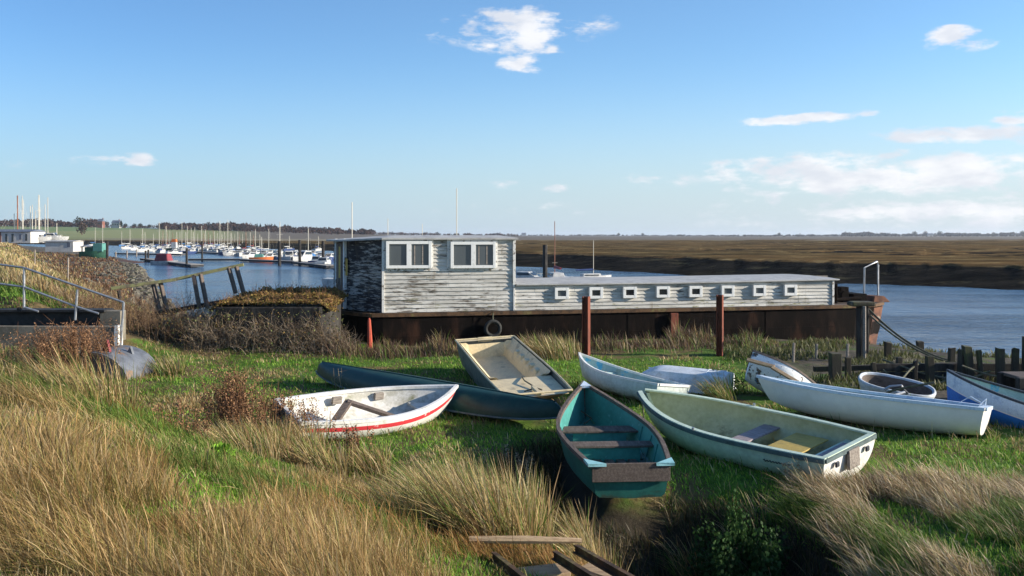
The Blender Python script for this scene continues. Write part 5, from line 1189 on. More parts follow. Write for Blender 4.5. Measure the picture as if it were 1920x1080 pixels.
# ------------------------------------------------------------ foliage quads and trees
def quad_cloud(name, C, S, colr, mat, parent=None, aspect=.7, flat=0, seed=1):
    """many small leaf quads; C centres (N,3), S sizes (N,), colr (N,3)"""
    g = np.random.default_rng(seed); n = len(C); a = g.normal(size=(n, 3)); a[:, 2] *= (1 - flat); a /= np.linalg.norm(a, axis=1)[:, None]
    b = g.normal(size=(n, 3)); b -= (b * a).sum(1)[:, None] * a; b /= np.linalg.norm(b, axis=1)[:, None]
    a = a * S[:, None] * .5; b = b * S[:, None] * .5 * aspect
    V = np.stack([C - a, C + b, C + a, C - b], 1).reshape(-1, 3)
    return raw_mesh(name, V, 4, n, np.repeat(colr, 4, 0), mat, parent)
def raw_mesh(name, V, k, nf, cols, mat, parent=None, loops=None):
    me = bpy.data.meshes.new(name); me.vertices.add(len(V)); me.vertices.foreach_set('co', V.astype(np.float32).ravel())
    if loops is None:
        li = np.arange(nf * k, dtype=np.int32); ls = np.arange(0, nf * k, k, dtype=np.int32)
    else: li, ls = loops
    me.loops.add(len(li)); me.loops.foreach_set('vertex_index', li); me.polygons.add(len(ls)); me.polygons.foreach_set('loop_start', ls)
    me.update(calc_edges=True)
    ca = me.color_attributes.new('Col', 'FLOAT_COLOR', 'POINT'); c4 = np.ones((len(V), 4), np.float32); c4[:, :3] = cols; ca.data.foreach_set('color', c4.ravel())
    me.materials.append(mat); o = bpy.data.objects.new(name, me); col.objects.link(o)
    if parent is not None: o.parent = parent
    return o
def leaf_mat(name, trans=.3, rough=.6, spec=.2):
    m = bpy.data.materials.new(name); m.use_nodes = True; N = NT(m.node_tree); b = N.n['Principled BSDF']; out = N.n['Material Output']
    at = N.new('ShaderNodeVertexColor'); at.layer_name = 'Col'
    N.l.new(at.outputs[0], b.inputs['Base Color']); b.inputs['Roughness'].default_value = rough; b.inputs['Specular IOR Level'].default_value = spec
    t = N.new('ShaderNodeBsdfTranslucent'); N.l.new(at.outputs[0], t.inputs[0]); mx = N.new('ShaderNodeMixShader'); mx.inputs[0].default_value = trans
    N.l.new(b.outputs[0], mx.inputs[1]); N.l.new(t.outputs[0], mx.inputs[2]); N.l.new(mx.outputs[0], out.inputs[0])
    return m
M['blade'] = leaf_mat('grass_blade', .32, .55, .25); M['leaf'] = leaf_mat('leaf', .25, .65, .12); M['farleaf'] = leaf_mat('distant_foliage', .1, .9, .05); M['twig'] = leaf_mat('dry_twig', .05, .85, .1)
def crown_pts(h, w_, n, g):
    p = g.normal(size=(n, 3)); p /= np.linalg.norm(p, axis=1)[:, None]; p *= (g.random(n) ** .4)[:, None]
    lump = 1 + .3 * np.sin(p[:, 0] * 5 + 1) * np.cos(p[:, 1] * 4)
    return np.stack([p[:, 0] * w_ / 2 * lump, p[:, 1] * w_ / 2 * lump, h * .58 + p[:, 2] * h * .44 * lump], 1)
def mk_tree(kind, g):
    r = empty('tree'); r['category'] = 'tree'; h = 10.0; w_ = {'round': 10, 'bare': 8, 'conifer': 4.5}[kind]; n = {'round': 420, 'bare': 240, 'conifer': 260}[kind]
    C = crown_pts(h, w_, n, g)
    if kind == 'conifer': C[:, 0] *= (1.25 - C[:, 2] / h); C[:, 1] *= (1.25 - C[:, 2] / h)
    base = {'round': (.035, .04, .022), 'bare': (.085, .06, .045), 'conifer': (.018, .03, .018)}[kind]
    cc = np.array(base)[None] * (.7 + .6 * g.random((n, 1))); quad_cloud('crown', C, .9 + g.random(n) * .9, cc, M['farleaf'], r, seed=int(g.integers(99)))
    mb = MB(); mb.tube([(0, 0, -1), (.1, 0, 3), (0, .1, 6)], [.45, .3, .12], 6); mb.tube([(.1, 0, 3), (1.6, .3, 6.2)], [.2, .06], 5); mb.tube([(.1, 0, 3.3), (-1.5, -.3, 6.4)], [.2, .06], 5); mb.build('trunk', M['ivy_bark'], r)
    return r
gt = np.random.default_rng(5); TP = {k: mk_tree(k, gt) for k in ('round', 'bare', 'conifer')}; tused = set()
def tree(kind, px, Y, s, label, group):
    p = TP[kind]; X = (px - 960) * Y / 1600; z = float(hill_z(np.array([X]), np.array([float(Y)]))[0])
    o = p if kind not in tused else copy_tree(p); tused.add(kind); o.location = (X, Y, z - .4 * s); o.scale = (s, s, s); o.rotation_euler = (0, 0, random.uniform(0, 6)); o['label'] = label; o['group'] = group
tree('round', 148, 980, 1.15, 'largest round tree standing highest on the left hill', 'trees on the left skyline'); tree('bare', 154, 620, .95, 'bare brown tree in the middle of the green field', 'trees on the left skyline')
M['rubble'] = coat('weedy_stone', (.07, .06, .045), (.13, .12, .095), 1.5, .45, .6, .95, .3, 8, c3=(.06, .065, .02)); g6 = np.random.default_rng(66); mb = MB(); k = 0
while k < 900:
    Y = g6.uniform(44, 130); X = np.interp(Y, SHORE[::-1, 1], SHORE[::-1, 0]) - g6.uniform(-.5, 1) - 5 * g6.uniform(0, 1) ** 1.6; X, Y = float(X), float(Y); k += 1; s_ = g6.uniform(.12, .38); z = float(gh(X, Y))
    mb.add([(X + a * s_ * g6.uniform(.6, 1.3), Y + b * s_ * g6.uniform(.6, 1.3), z + c * s_ * g6.uniform(.6, 1.2)) for a, b, c in ((-1, -1, -.3), (1, -1, -.3), (1, 1, -.3), (-1, 1, -.3), (-.6, -.6, .7), (.6, -.6, .7), (.6, .6, .7), (-.6, .6, .7))], [(0, 3, 2, 1), (4, 5, 6, 7), (0, 1, 5, 4), (1, 2, 6, 5), (2, 3, 7, 6), (3, 0, 4, 7)])
tag(mb.build('shore_rubble', M['rubble']), 'rough stone rubble along the far left shore', kind='stuff')
tree('conifer', 227, 900, .85, 'dark pointed evergreen beside the white farmhouse', 'trees on the left skyline')
for px, k, s, lb in ((178, 'round', .5, 'small round tree left of the tall brick house'), (200, 'bare', .75, 'brown round tree between the brick house and the farmhouse'), (235, 'round', .5, 'bushy tree just right of the pointed evergreen'), (252, 'round', .5, 'small tree on the skyline above the green field middle'), (263, 'round', .55, 'tree above the right half of the green field'), (280, 'round', .45, 'low tree at the right end of the green field'), (93, 'conifer', .6, 'pointed tree right of the laid-up masts'), (482, 'conifer', .8, 'thin pointed tree above the wood, left one'), (488, 'conifer', .85, 'thin pointed tree above the wood, right one'), (409, 'conifer', .9, 'pointed evergreen above the wood behind the marina'), (515, 'conifer', .8, 'dark pointed tree above the far wood')):
    tree(k, px, 950, s, lb, 'trees on the left skyline')
for px, k, s, lb in ((1461, 'round', .8, 'round tree alone on the horizon right of centre'), (1581, 'round', .8, 'round tree at the left end of the long dark horizon clump'), (1715, 'round', 1.1, 'broad tree on the right horizon'), (1735, 'bare', 1.2, 'tall bare tree on the right horizon'), (1762, 'round', 1.15, 'round dark tree on the right horizon, right of the bare one'), (1810, 'round', .8, 'round tree nearer the right end of the horizon'), (1863, 'round', .9, 'round tree towards the right edge of the horizon'), (1900, 'bare', 1.0, 'bare tree at the right end of the horizon'), (1917, 'round', 1.2, 'rightmost round tree on the horizon'), (1160, 'round', .7, 'dark tree on the horizon above the third small window'), (1205, 'round', .7, 'dark tree on the horizon above the fourth small window'), (820, 'round', .8, 'dark tree showing above the cabin roof'), (1500, 'conifer', .7, 'pointed tree on the horizon right of centre')):
    tree(k, px, 2300, s * 1.2, lb, 'trees on the right horizon')
def wood(name, spans, label, seed, bas, sz, qs):
    g = np.random.default_rng(seed); Cs = []; Ss = []; cs = []
    for px0, px1, Y, h0, h1, n in spans:
        pxs = g.uniform(px0, px1, n); Ys = Y * (1 + g.uniform(-.06, .1, n)); hs = np.interp(pxs, [px0, px1], [h0, h1]) * (.55 + .75 * fbm(pxs, pxs * 0, .09, 3, seed))
        X = (pxs - 960) * Ys / 1600; z = hill_z(X, Ys)
        for k in range(n):
            m_ = 26; c = crown_pts(hs[k], hs[k] * 1.3, m_, g); c[:, 2] *= 1; c += [X[k], Ys[k], z[k] - hs[k] * .15]; Cs.append(c); Ss.append(hs[k] * qs * (.7 + .6 * g.random(m_)))
            cs.append(np.array(bas)[None] * (.6 + .8 * g.random()) * np.array([1 + .3 * g.random(), 1, 1])[None] * (.8 + .4 * g.random((m_, 1))))
    tag(quad_cloud(name, np.concatenate(Cs), np.concatenate(Ss), np.concatenate(cs), M['farleaf'], seed=seed), label, kind='stuff')
wood('far_wood', [(-80, 100, 900, 8, 9, 150), (95, 175, 960, 6, 9, 110), (170, 310, 960, 4, 4, 90), (300, 470, 900, 7, 9, 240), (300, 640, 860, 5, 5, 160), (450, 700, 950, 8, 6, 300), (690, 970, 1500, 6, 6, 160)], 'dark winter wood along the left skyline', 3, (.05, .036, .032), 1, .32)
wood('horizon_hedges', [(960, 1460, 2500, 5, 5, 260), (1440, 1600, 2500, 5, 7, 120), (1585, 1635, 2300, 11, 11, 60), (1600, 2100, 2300, 9, 11, 420), (1240, 2100, 1700, 3, 3, 300), (-400, 0, 1000, 8, 8, 150)], 'dark tree belt along the far right horizon', 4, (.042, .042, .038), 1, .4)

# ------------------------------------------------------------ grass
def in_boats(X, Y, k=.92):
    bad = np.zeros(len(X), bool)
    for Mi, h in FOOT:
        mi = np.array(Mi); lx = mi[0, 0] * X + mi[0, 1] * Y + mi[0, 3] + mi[0, 2] * .1; ly = mi[1, 0] * X + mi[1, 1] * Y + mi[1, 3] + mi[1, 2] * .1
        us = np.linspace(0, 1, 21); hb = np.array([h.hb(float(u)) for u in us]); w_ = np.interp(lx / h.L, us, hb) * k
        bad |= (lx > .02) & (lx < h.L * .97) & (np.abs(ly) < w_)
    return bad
def hollow(X, Y): return np.exp(-(((X - 2.05) / 1.2) ** 2 + ((Y - 8.75) / 1.8) ** 2) ** 1.4) + np.exp(-(((X - .5) / .62) ** 2 + ((Y - 11.4) / 1.8) ** 2) ** 1.4)
def visible(X, Y, z):
    px = 960 + 1600 * X / Y; py = 441 + 1600 * (CAM_Z - z) / Y; return (px > -120) & (px < 2040) & (py < 1330)
def blades(name, X, Y, h, lx, ly, wd, cb, ct, label, seed=1, zoff=0):
    g = np.random.default_rng(seed); n = len(X); Z = gh(X, Y) - .02 + zoff
    ang = g.random(n) * np.pi; wx, wy_ = np.cos(ang), np.sin(ang) * .6
    fr = np.array([0, .38, .72, 1.0]); V = np.zeros((n, 7, 3)); hd_ = np.where((g.random(n) < .22) & (ct[:, 0] > ct[:, 1] * 1.1) & (h > .2), 1.15, .5); ww = [1, .85, hd_]; L2 = np.clip(lx ** 2 + ly ** 2, 0, .95)
    for k in range(4):
        f = fr[k]; cx = X + lx * h * f ** 1.5; cy = Y + ly * h * f ** 1.5; cz = Z + h * f * (1 - .42 * L2 * f)
        if k < 3:
            e = wd * ww[k] * .5; V[:, 2 * k] = np.stack([cx - wx * e, cy - wy_ * e, cz], 1); V[:, 2 * k + 1] = np.stack([cx + wx * e, cy + wy_ * e, cz], 1)
        else: V[:, 6] = np.stack([cx, cy, cz], 1)
    pat = np.array([0, 1, 3, 2, 2, 3, 5, 4, 4, 5, 6]); li = (np.arange(n)[:, None] * 7 + pat[None]).astype(np.int32).ravel()
    ls = (np.arange(n)[:, None] * 11 + np.array([0, 4, 8])[None]).astype(np.int32).ravel()
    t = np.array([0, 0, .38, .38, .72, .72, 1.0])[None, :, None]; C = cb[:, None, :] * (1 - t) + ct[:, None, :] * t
    o = raw_mesh(name, V.reshape(-1, 3), 0, 0, C.reshape(-1, 3), M['blade'], loops=(li, ls)); tag(o, label, kind='stuff'); return o
gg = np.random.default_rng(77)
TAN = np.array([[.58, .41, .19], [.48, .31, .13], [.7, .55, .31], [.30, .19, .09], [.38, .34, .11]]); GRN = np.array([[.12, .22, .03], [.18, .29, .045], [.08, .17, .022], [.24, .31, .06]])
def pick(pal, n, v=.2):
    c = pal[gg.integers(0, len(pal), n)]; return c * (1 + gg.uniform(-v, v, (n, 1)))
def clumped(nc, per, ymin, ymax, tmin, tmax, spread=.1):
    cy = np.exp(gg.uniform(np.log(ymin), np.log(ymax), nc)); cx = cy * gg.uniform(tmin, tmax, nc); idx = np.repeat(np.arange(nc), per); n = len(idx)
    r_ = spread * np.sqrt(gg.random(n)) * (.6 + cy[idx] * .07); a = gg.random(n) * 2 * np.pi
    return cx, cy, idx, cx[idx] + r_ * np.cos(a), cy[idx] + r_ * np.sin(a), np.cos(a) * r_ / spread, np.sin(a) * r_ / spread
def sidx(X, Y): return X * .861 + Y * .508
# 1. long dry grass on the seawall slope and the left foreground
cx, cy, idx, X, Y, rx, ry = clumped(22000, 18, 2.5, 21, -.66, .16, .15)
s_ = sidx(cx, cy)[idx]; lim = 4.4 - 1.5 * sstep(9.5, 12, Y) + (fbm(X, Y, .8, 3, 81) - .5) * 1.6
dens_ = fbm(X, Y, .9, 3, 82); dry = fbm(X, Y, .55, 4, 83)
keep = (s_ < lim) & (dens_ > .36) & visible(X, Y, 1.0) & ~in_boats(X, Y, 1.1) & (hollow(X, Y) < .35)
keep &= ~((X > -13) & (X < -9.9) & (Y > 18.8) & (Y < 23)) & (((X - 0.25) / 1.0) ** 2 + ((Y - 6.25) / .85) ** 2 > 1)
hc = (.13 + .30 * gg.random(len(cx)) ** 1.4)[idx] * (.35 + 1.15 * dens_) * (1 - .45 * sstep(7.5, 10.5, cy) * sstep(.8, 2.4, sidx(cx, cy)))[idx]; lean = (-.2 - .5 * gg.random(len(cx)) - 1.0 * (fbm(cx, cy, .9, 3, 61) - .5))[idx]; ly_ = (gg.normal(0, .3, len(cx)) + 1.9 * (fbm(cx, cy, .8, 3, 62) - .5))[idx]
isg = (gg.random(len(X)) < np.clip((.53 - dry) * 8 + .36, .2, .96)) 
hh = hc * gg.uniform(.6, 1.1, len(X)) * np.where(isg, .62, 1)
X, Y, hh, isg, lx, ly = X[keep], Y[keep], hh[keep], isg[keep], (lean + gg.normal(0, .27, len(X)) + rx * .2)[keep], (ly_ + gg.normal(0, .27, len(X)) + ry * .2)[keep]
pat = (.62 + .75 * fbm(X, Y, .8, 3, 63))[:, None]; orp = np.clip((fbm(X, Y, .5, 3, 64) - .44) * 6, 0, 1)[:, None]; tn_ = pick(TAN * [.95, .86, .78], len(X)); tn_ = tn_ * (1 - orp) + tn_ * np.array([.92, .72, .58]) * orp
ct = np.where(isg[:, None], pick(GRN * [1.15, 1, 1.2], len(X)), tn_) * pat; cb = ct * np.where(isg[:, None], .5, .33) + np.where(isg[:, None], 0, 1) * np.array([.015, .03, .0])  # roots coloured darker to paint in the shade between blades
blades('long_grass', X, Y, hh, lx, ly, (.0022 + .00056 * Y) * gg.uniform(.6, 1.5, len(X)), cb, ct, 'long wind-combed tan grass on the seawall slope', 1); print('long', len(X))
# 2. long pale grass right foreground
cx, cy, idx, X, Y, rx, ry = clumped(8000, 18, 5.6, 11.6, .05, .68, .09)
dens_ = fbm(X, Y, .9, 3, 92); dry = fbm(X, Y, .7, 4, 93)
edge = 10.6 + (fbm(X, Y * 0, .7, 2, 94) - .5) * 1.6 - .9 * sstep(4.6, 2.5, X)
keep = (Y < edge) & (X > 2.0) & (hollow(X, Y) < .25) & visible(X, Y, .3) & ~in_boats(X, Y, 1.05) & (dens_ > .38)
hc = (.15 + .26 * gg.random(len(cx)))[idx] * (.5 + .9 * dens_); lean = (-.45 - .4 * gg.random(len(cx)) - .9 * (fbm(cx, cy, .9, 3, 65) - .5))[idx]; ly_ = (gg.normal(.1, .25, len(cx)) + 1.6 * (fbm(cx, cy, .8, 3, 66) - .5))[idx]
isg = gg.random(len(X)) < np.clip((.52 - dry) * 5 + .25, .1, .95)
hh = hc * gg.uniform(.6, 1.1, len(X)) * np.where(isg, .6, 1)
X, Y, hh, isg, lx, ly = X[keep], Y[keep], hh[keep], isg[keep], (lean + gg.normal(0, .2, len(X)) + rx * .15)[keep], (ly_ + gg.normal(0, .2, len(X)) + ry * .15)[keep]
ct = np.where(isg[:, None], pick(GRN, len(X)), pick(TAN * [1.05, 1.1, 1.35], len(X))) * (.6 + .8 * fbm(X, Y, 1.1, 3, 67))[:, None]; cb = ct * np.where(isg[:, None], .5, .33)  # darker roots again stand in for shade in the gaps
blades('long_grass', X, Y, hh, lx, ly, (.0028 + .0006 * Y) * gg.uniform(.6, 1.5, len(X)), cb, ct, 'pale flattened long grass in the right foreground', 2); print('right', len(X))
# 3. big tussocks
tus = [(915, 985, 1.0, .5, 1700, 0), (965, 930, .85, .4, 1100, 0), (860, 905, .8, .4, 900, 0), (700, 850, .5, .25, 260, 0), (1120, 985, .62, .22, 420, 0), (1085, 930, .6, .16, 160, 0), (1290, 915, .38, .2, 160, 1), (1400, 905, .35, .3, 160, 1), (1120, 1060, .4, .2, 200, 0), (1150, 1000, .55, .25, 420, 0), (1100, 955, .5, .2, 260, 0), (560, 850, .5, .4, 420, 0), (470, 870, .5, .4, 380, 0), (560, 835, .62, .4, 420, 0), (620, 860, .55, .3, 300, 0), (500, 850, .7, .35, 420, 0), (430, 850, .6, .3, 260, 0), (800, 980, .7, .4, 380, 1), (320, 705, .55, .3, 260, 1), (720, 645, .55, .3, 260, 0), (1040, 672, .75, .7, 420, 0), (990, 665, .6, .6, 240, 0), (1365, 755, .62, .34, 520, 1), (1340, 740, .5, .3, 300, 1), (170, 800, .8, .5, 500, 0), (60, 770, .7, .5, 400, 0)]
Xs, Ys, Hs, Ls, Ms, Gs = [], [], [], [], [], []
for px, py, hh_, sp, n, gflag in tus:
    c = G(px, py, .25 if py > 780 else 0); 
    if px < 250: c = G(px, py, 1.0)
    if py > 880 and px < 1000: c = G(px, py, .5)
    r_ = sp * np.sqrt(gg.random(n)); a = gg.random(n) * 2 * np.pi; Xs.append(c.x + r_ * np.cos(a)); Ys.append(c.y + r_ * np.sin(a)); Hs.append(hh_ * gg.uniform(.55, 1.05, n)); Ls.append(-.42 + gg.normal(0, .2, n) + .35 * r_ / sp * np.cos(a)); Ms.append(gg.normal(0, .2, n) + .25 * r_ / sp * np.sin(a)); Gs.append(gg.random(n) < (.5 if gflag else .2))
X, Y, hh, lx, ly, isg = map(np.concatenate, (Xs, Ys, Hs, Ls, Ms, Gs)); k_ = ~in_boats(X, Y, 1.0); X, Y, hh, lx, ly, isg = [q_[k_] for q_ in (X, Y, hh, lx, ly, isg)]
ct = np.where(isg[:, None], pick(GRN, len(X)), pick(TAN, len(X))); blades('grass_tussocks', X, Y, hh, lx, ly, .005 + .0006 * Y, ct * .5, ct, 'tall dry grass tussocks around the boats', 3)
# 4. short green turf
n = 300000; Y = np.exp(gg.uniform(np.log(3.6), np.log(25.5), n)); X = Y * gg.uniform(-.62, .68, n); dn = fbm(X, Y, 1.4, 3, 95); dy = fbm(X, Y, .5, 4, 96); s_ = sidx(X, Y)
keep = (s_ > -3) & ~((Y > 20.2) & (X < -9.6)) & (shore_dist(X, Y) > 3.5) & ~in_boats(X, Y) & (hollow(X, Y) < .3) & (dn > .2) & ~((X > 6.2) & (Y > 15.2 + (dn - .5) * 3)) & ~((Y > 22.4 + (dn - .5) * 2) & (X > -4))
X, Y, dn, dy = X[keep], Y[keep], dn[keep], dy[keep]; n = len(X); isg = gg.random(n) > np.clip((dy - .56) * 6, .06, .8)
hh = (.03 + .075 * dn) * gg.uniform(.5, 1.4, n) * np.where(isg, 1, 1.5); ct = np.where(isg[:, None], pick(GRN * [1.3, 1.45, 1.0], n, .3), pick(TAN, n)) * (.55 + .85 * fbm(X, Y, 1.0, 3, 68))[:, None]
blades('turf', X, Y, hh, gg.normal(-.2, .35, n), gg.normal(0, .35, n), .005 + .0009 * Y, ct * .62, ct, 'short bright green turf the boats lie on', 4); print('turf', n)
n = 24000; Y = gg.uniform(6.6, 13.4, n); X = gg.uniform(-.3, 3.6, n); k_ = (hollow(X, Y) > .25) & ~in_boats(X, Y); X, Y = X[k_], Y[k_]; n = len(X); SHADE_DRK = np.array([[.1, .075, .035], [.06, .05, .025], [.045, .07, .02], [.16, .12, .06]])  # blade colours darkened to carry the hollow's shade
ct = pick(SHADE_DRK, n, .3); blades('hollow_growth', X, Y, gg.uniform(.06, .3, n), gg.normal(-.2, .4, n), gg.normal(0, .4, n), .006 + .0007 * Y, ct * .6, ct, 'sparse growth in the hollow under the turquoise dinghy, coloured dark for its shade', 9)
# grass crowding against every hull
Xs, Ys = [], []
for Mi, h in FOOT:
    Mw = np.array(Mi.inverted()); u = gg.random(520); y = np.array([h.hb(float(q)) for q in u]) * gg.uniform(.72, 1.12, 520) * gg.choice([-1, 1], 520); x = u * h.L
    e_ = gg.random(520) < .14; x = np.where(e_, -gg.uniform(0, .15, 520), x); y = np.where(e_, gg.uniform(-1, 1, 520) * h.hb(.02), y)
    Xs.append(Mw[0, 0] * x + Mw[0, 1] * y + Mw[0, 3]); Ys.append(Mw[1, 0] * x + Mw[1, 1] * y + Mw[1, 3])
X, Y = np.concatenate(Xs), np.concatenate(Ys); k_ = ~in_boats(X, Y, .7) & (hollow(X, Y) < .3); X, Y = X[k_], Y[k_]; n = len(X); isg = gg.random(n) < .7
ct = np.where(isg[:, None], pick(GRN, n, .3), pick(TAN, n)); blades('hull_edge_grass', X, Y, gg.uniform(.06, .2, n) * np.where(gg.random(n) < .1, 1.7, 1), gg.normal(-.3, .35, n), gg.normal(0, .35, n), .005 + .0008 * Y, ct * .5, ct, 'longer grass crowding against the boat hulls', 10)
n = 5200; X = gg.uniform(-13.6, -9.6, n); Y = gg.uniform(15.5, 20.1, n); dn = fbm(X, Y, 1.0, 3, 103); k_ = (dn > .36); X, Y, dn = X[k_], Y[k_], dn[k_]; n = len(X); isg = gg.random(n) < .45
ct = np.where(isg[:, None], pick(GRN, n), pick(TAN * .85, n)); blades('long_grass', X, Y, (.15 + .4 * dn) * gg.uniform(.5, 1.1, n), gg.normal(-.3, .25, n), gg.normal(0, .25, n), .016 + .006 * gg.random(n), ct * .4, ct, 'uneven grass growing up in front of the concrete sluice wall', 11)
# 5. rough growth on the seawall beyond the sluice
n = 60000; Y = np.exp(gg.uniform(np.log(19), np.log(165), n)); X = Y * gg.uniform(-.64, -.28, n); s_ = sidx(X, Y); sh = shore_dist(X, Y); dn = fbm(X, Y, .35, 3, 97); dy = fbm(X, Y, .16, 4, 98)
keep = (sh > 4 - 2.2 * (Y > 45)) & (dn > .3) & ((Y > 24) | (s_ < 1.5)) & ~((X > -13.5) & (X < -9.3) & (Y < 22.6)) & ~((s_ < -.4) & (Y < 60)); X, Y, dn, dy, s_ = X[keep], Y[keep], dn[keep], dy[keep], s_[keep]; n = len(X)
RED = np.array([[.2, .09, .05], [.26, .14, .07], [.15, .08, .05]])
red = (gg.random(n) < np.clip((s_ - 3.5) * .3, 0, .75)) & (Y > 24); isg = (dy < .42) & ~red
ct = np.where(red[:, None], pick(RED, n), np.where(isg[:, None], pick(GRN, n), pick(TAN * .8, n))) * (.55 + .5 * sstep(24, 45, Y) + .35 * (s_ < 2))[:, None]
hh = (.25 + .5 * dn) * gg.uniform(.5, 1.2, n) * np.where(isg, .5, 1) * (1 - .35 * (Y > 60))
blades('bank_scrub', X, Y, hh, gg.normal(-.25, .25, n), gg.normal(0, .3, n), .007 + .0011 * Y, ct * .5, ct, 'rough brown scrub along the seawall beyond the sluice', 5)
n = 26000; Y = np.exp(gg.uniform(np.log(20), np.log(60), n)); X = Y * gg.uniform(-.66, -.56, n); s_ = sidx(X, Y); t_ = -X * .508 + Y * .861; k_ = (s_ < .9) & (t_ > 23); X, Y = X[k_], Y[k_]; n = len(X); ct = pick(GRN * [1.0, 1.1, .9], n)
blades('wall_top_turf', X, Y, .08 * gg.uniform(.6, 1.5, n), gg.normal(-.2, .3, n), gg.normal(0, .3, n), .006 + .001 * Y, ct * .6, ct, 'green turf on the seawall top behind the handrail', 6)
# 6. dead stems and weeds in front of the barge and over the mud
n = 15000; X = gg.uniform(-4.6, 10.2, n); Y = 23.6 + .19 * (X + 3.7) - np.abs(gg.normal(0, .75, n)) - .1; dn = fbm(X, Y, 1.0, 3, 99)
k_ = dn > .36; X, Y, dn = X[k_], Y[k_], dn[k_]; n = len(X); br = (gg.random(n) < .8); isg = gg.random(n) < .12 + .3 * (X > 6.5)
BRN = np.array([[.12, .07, .05], [.16, .09, .055], [.2, .15, .09], [.09, .05, .04]]); ct = np.where(isg[:, None], pick(GRN, n), np.where(br[:, None], pick(BRN, n), pick(TAN * .8, n)))
blades('hull_side_weeds', X, Y, (.06 + 1.0 * np.clip(dn - .34, 0, 1) * 1.6 * gg.random(n) ** 1.5) * np.where(X > 8, .6, 1), gg.normal(-.2, .3, n), gg.normal(0, .25, n), .012 + .012 * gg.random(n), ct * .6, ct, 'brown dead weeds along the foot of the barge hull', 7)
n = 16000; X = gg.uniform(5.6, 15, n); Y = gg.uniform(17.5, 25.5, n); dn = fbm(X, Y, .8, 3, 101); k_ = (dn > .5) & (shore_dist(X, Y) > 2.0); X, Y, dn = X[k_], Y[k_], dn[k_]; n = len(X); MOS = np.array([[.13, .15, .04], [.09, .1, .03], [.2, .18, .08]]); ct = pick(MOS, n, .3)
blades('mud_weed', X, Y, .1 + .22 * dn * gg.random(n), gg.normal(0, .45, n), gg.normal(0, .45, n), .02 + .02 * gg.random(n), ct * .6, ct, 'mossy green weed on the mud by the barge bow', 8)

# ------------------------------------------------------------ twigs, brambles, weeds
def stems(name, roots, hts, seed, mat, parent=None, label=None, kind=None, curl=.5, cols=((.16, .11, .08), (.1, .07, .055), (.24, .18, .13)), w0=.012, branch=3, zoff=0, spr=.3):
    """ribbon stems with side shoots; real crossed strips"""
    g = np.random.default_rng(seed); V = []; F = []; C = []
    def strip(p, d, L, w_, n=5):
        d = np.array(d, float); p = np.array(p, float); c = np.array(cols[g.integers(len(cols))]) * g.uniform(.7, 1.3); pts = [p.copy()]
        for k in range(n): d = d + g.normal(0, curl * .25, 3) + [0, 0, -.05]; d /= np.linalg.norm(d); p = p + d * L / n; pts.append(p.copy())
        for ax in (np.array([1, .2, 0]), np.array([-.1, 1, .3])):
            b = len(V)
            for k, q_ in enumerate(pts): e = w_ * (1 - .75 * k / n) / 2; V.append(q_ - ax * e); V.append(q_ + ax * e); C.extend([c, c])
            for k in range(n): F.append((b + 2 * k, b + 2 * k + 1, b + 2 * k + 3, b + 2 * k + 2))
        return pts
    for r_, hh_ in zip(roots, hts):
        pts = strip(r_, (g.normal(-.1, spr), g.normal(0, spr), 1), hh_, w0, 6)
        for _ in range(branch):
            q_ = pts[g.integers(1, len(pts) - 1)]; strip(q_, (g.normal(0, .8), g.normal(0, .8), g.uniform(.1, 1)), hh_ * g.uniform(.2, .5), w0 * .6, 3)
    V = np.array(V); o = raw_mesh(name, V, 4, len(F), np.array(C), mat, parent, loops=(np.array(F, np.int32).ravel(), np.arange(0, 4 * len(F), 4, dtype=np.int32)))
    return tag(o, label, kind=kind)
def ground_roots(pts): return [(x, y, float(gh(x, y)) - .03) for x, y in pts]
# brambles round the hulk and barge stern
g5 = np.random.default_rng(55); n = 1500; X = g5.uniform(-9.6, -4.3, n); Y = 23.35 - np.abs(g5.normal(0, .42, n)) + 1.2 * sstep(-8.2, -9.4, X); hts = g5.uniform(.4, 1.1, n) * (1 - .35 * sstep(-5.2, -4.3, X)) * (1 - .25 * sstep(-8, -9.4, X))
hts = hts * np.where(Y < 22.5, .6, 1)
stems('brambles', ground_roots(zip(X, Y)), hts, 12, M['twig'], label='tangled brown brambles hanging over the derelict hulk', kind='stuff', curl=1.0, branch=5, w0=.018, cols=((.26, .2, .14), (.15, .11, .08), (.38, .3, .21), (.2, .14, .09)))
n = 700; n = 260; Xc = g5.uniform(-9.4, -4.6, n); C = np.stack([Xc, 23.2 - np.abs(g5.normal(0, .4, n)), g5.uniform(.1, 1.15, n)], 1); C = np.repeat(C, 5, 0) + g5.normal(0, .09, (n * 5, 3))
tag(quad_cloud('bramble_leaves', C, g5.uniform(.03, .07, len(C)), np.array([[.09, .1, .035]]) * g5.uniform(.6, 2.0, (len(C), 1)) * np.where(g5.random((len(C), 1)) < .4, [[1.6, .9, .8]], [[1, 1, 1]]), M['leaf']), 'sparse leaves among the brambles', kind='stuff')
n = 520; X = g5.uniform(-13.5, -5.4, n); Y = g5.uniform(26.5, 31, n); stems('tall_scrub', ground_roots(zip(X, Y)), g5.uniform(.7, 1.5, n), 14, M['twig'], label='bare reddish scrub twigs behind the broken handrail', kind='stuff', curl=.7, branch=4, w0=.02, cols=((.2, .13, .09), (.15, .08, .06), (.25, .17, .1)))
n = 620; X = g5.uniform(-12.5, -8.3, n); Y = g5.uniform(22.8, 26, n); stems('dry_scrub', ground_roots(zip(X, Y)), g5.uniform(.5, 1.15, n), 15, M['twig'], label='pale dry scrub between the sluice and the hulk', kind='stuff', curl=.6, branch=4, w0=.018, cols=((.28, .19, .1), (.2, .13, .08), (.13, .08, .05)))
